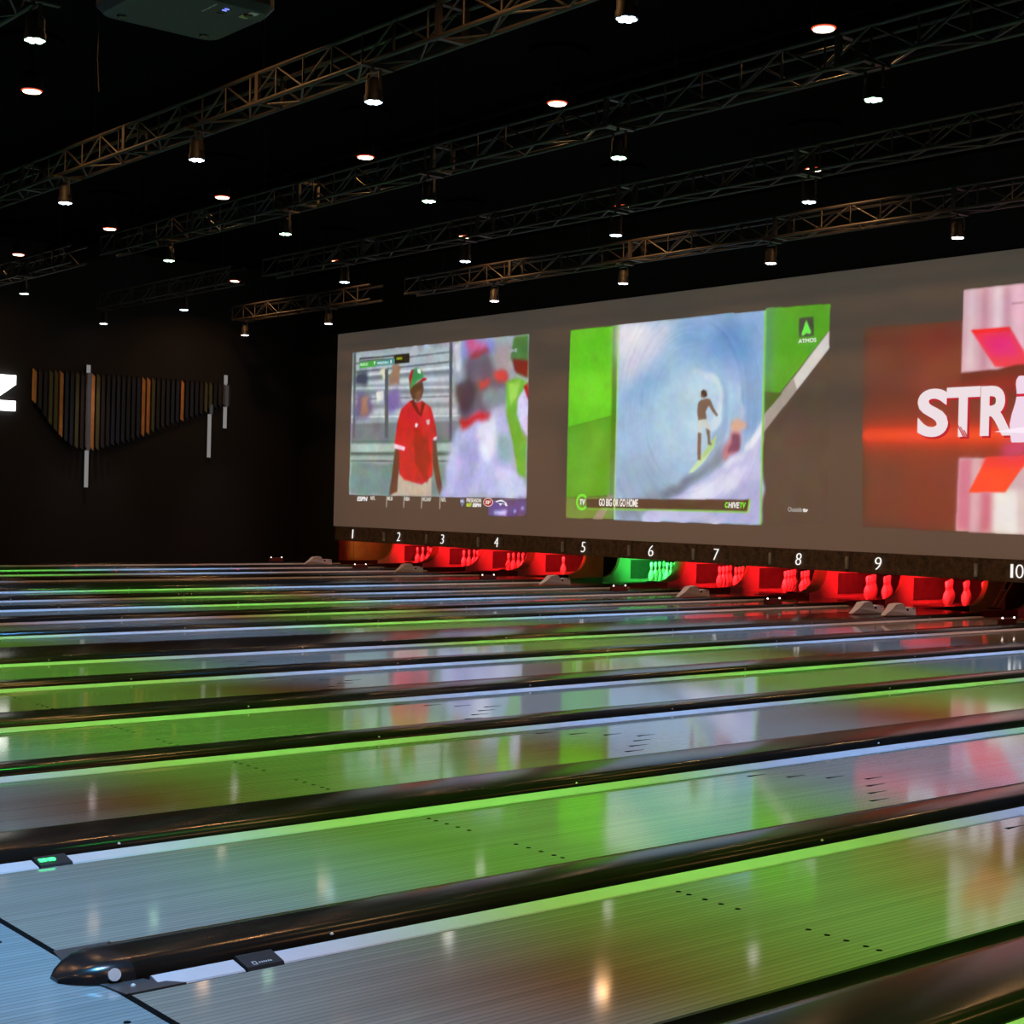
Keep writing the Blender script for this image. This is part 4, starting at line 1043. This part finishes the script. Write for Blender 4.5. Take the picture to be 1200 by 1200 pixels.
ctrl = [(10.71, 3.31), (11.0, 2.9), (11.21, 2.67), (11.45, 2.46), (11.7, 2.36), (12.09, 2.38), (12.74, 2.57), (13.14, 2.72), (13.39, 2.83), (14.05, 3.09), (14.67, 3.31), (15.0, 3.48), (15.32, 3.5)]
SC = {'orange': pm('slat_orange', (0.50, 0.22, 0.05), 0.5), 'olive': pm('slat_olive', (0.075, 0.075, 0.02), 0.5), 'navy': pm('slat_navy', (0.008, 0.012, 0.028), 0.5),
      'charcoal': pm('slat_charcoal', (0.006, 0.006, 0.007), 0.5), 'brown': pm('slat_brown', (0.016, 0.011, 0.008), 0.5), 'grey': pm('slat_grey', (0.09, 0.085, 0.09), 0.5)}
vivid = {0: 'orange', 3: 'olive', 4: 'olive', 5: 'orange', 6: 'navy', 8: 'olive', 10: 'grey', 11: 'orange', 12: 'olive', 16: 'navy', 17: 'navy', 20: 'navy', 21: 'orange', 22: 'orange', 23: 'olive',
         28: 'navy', 29: 'orange', 30: 'charcoal', 34: 'olive', 35: 'olive', 38: 'grey', 39: 'brown'}
TENS = ['', 'ten', 'twenty', 'thirty', 'forty']
ORD1 = ['', 'first', 'second', 'third', 'fourth', 'fifth', 'sixth', 'seventh', 'eighth', 'ninth', 'tenth', 'eleventh', 'twelfth', 'thirteenth', 'fourteenth', 'fifteenth', 'sixteenth', 'seventeenth', 'eighteenth', 'nineteenth', 'twentieth']
def SLW(i):
    n = i + 1
    if n <= 20: w_ = ORD1[n]
    elif n % 10 == 0: w_ = {30: 'thirtieth', 40: 'fortieth'}[n]
    else: w_ = TENS[n // 10] + '-' + ORD1[n % 10]
    return w_ + ' one to the right of the lit letter'
for i in range(40):
    y = 10.68 + i * 0.1172
    bz = float(np.interp(y, [c[0] for c in ctrl], [c[1] for c in ctrl]))
    colr = vivid.get(i, ['charcoal', 'brown', 'charcoal', 'navy'][i % 4])
    hw = 0.036
    s = MB().prism([(y - hw, bz + .07), (y + hw, bz), (y + hw, 3.96), (y - hw, 4.03)][::-1], 'x', 0.06, 0.12)
    s.box(0.0, 0.06, y - 0.012, y + 0.012, 3.70, 3.76)
    o = s.build('wall_slat', SC[colr], None, (X_WALL, 0, 0))
    tag(o, '%s vertical slat on the black wall, %s' % (colr, SLW(i)), 'wall slat', 'vertical slats on the left wall')
for y, segs, lab in ((11.885, ((4.20, 4.03, 1), (4.03, 2.37, 0), (2.37, 1.58, 1)), 'long white light strip crossing the slats at the left'),
                (14.80, ((3.52, 3.31, 0), (3.31, 2.33, 1)), 'white light strip hanging below the right end of the slats'),
                (15.19, ((4.22, 3.99, 1), (3.99, 3.5, 0), (3.5, 3.01, 1)), 'white light strip at the far right end of the slats')):
    t = thing('light_strip', lab, 'light strip', (X_WALL, y, 0), 'white light strips among the slats')
    MB().box(0.0, 0.045, -0.03, 0.03, segs[-1][1], segs[0][0]).build('backing', M['fixture'], t)
    for a, b, on in segs:
        if on: MB().box(0.045, 0.062, -0.042, 0.042, b, a).build('bright_tube', M['tube'], t)
        else: MB().box(0.121, 0.130, -0.04, 0.04, b, a).box(0.045, 0.121, -0.005, 0.005, a - 0.03, a - 0.01).build('glowing_slat_cover', M['slat_cover_glow'], t)  # grey slat covering the strip, brightened by its own painted glow
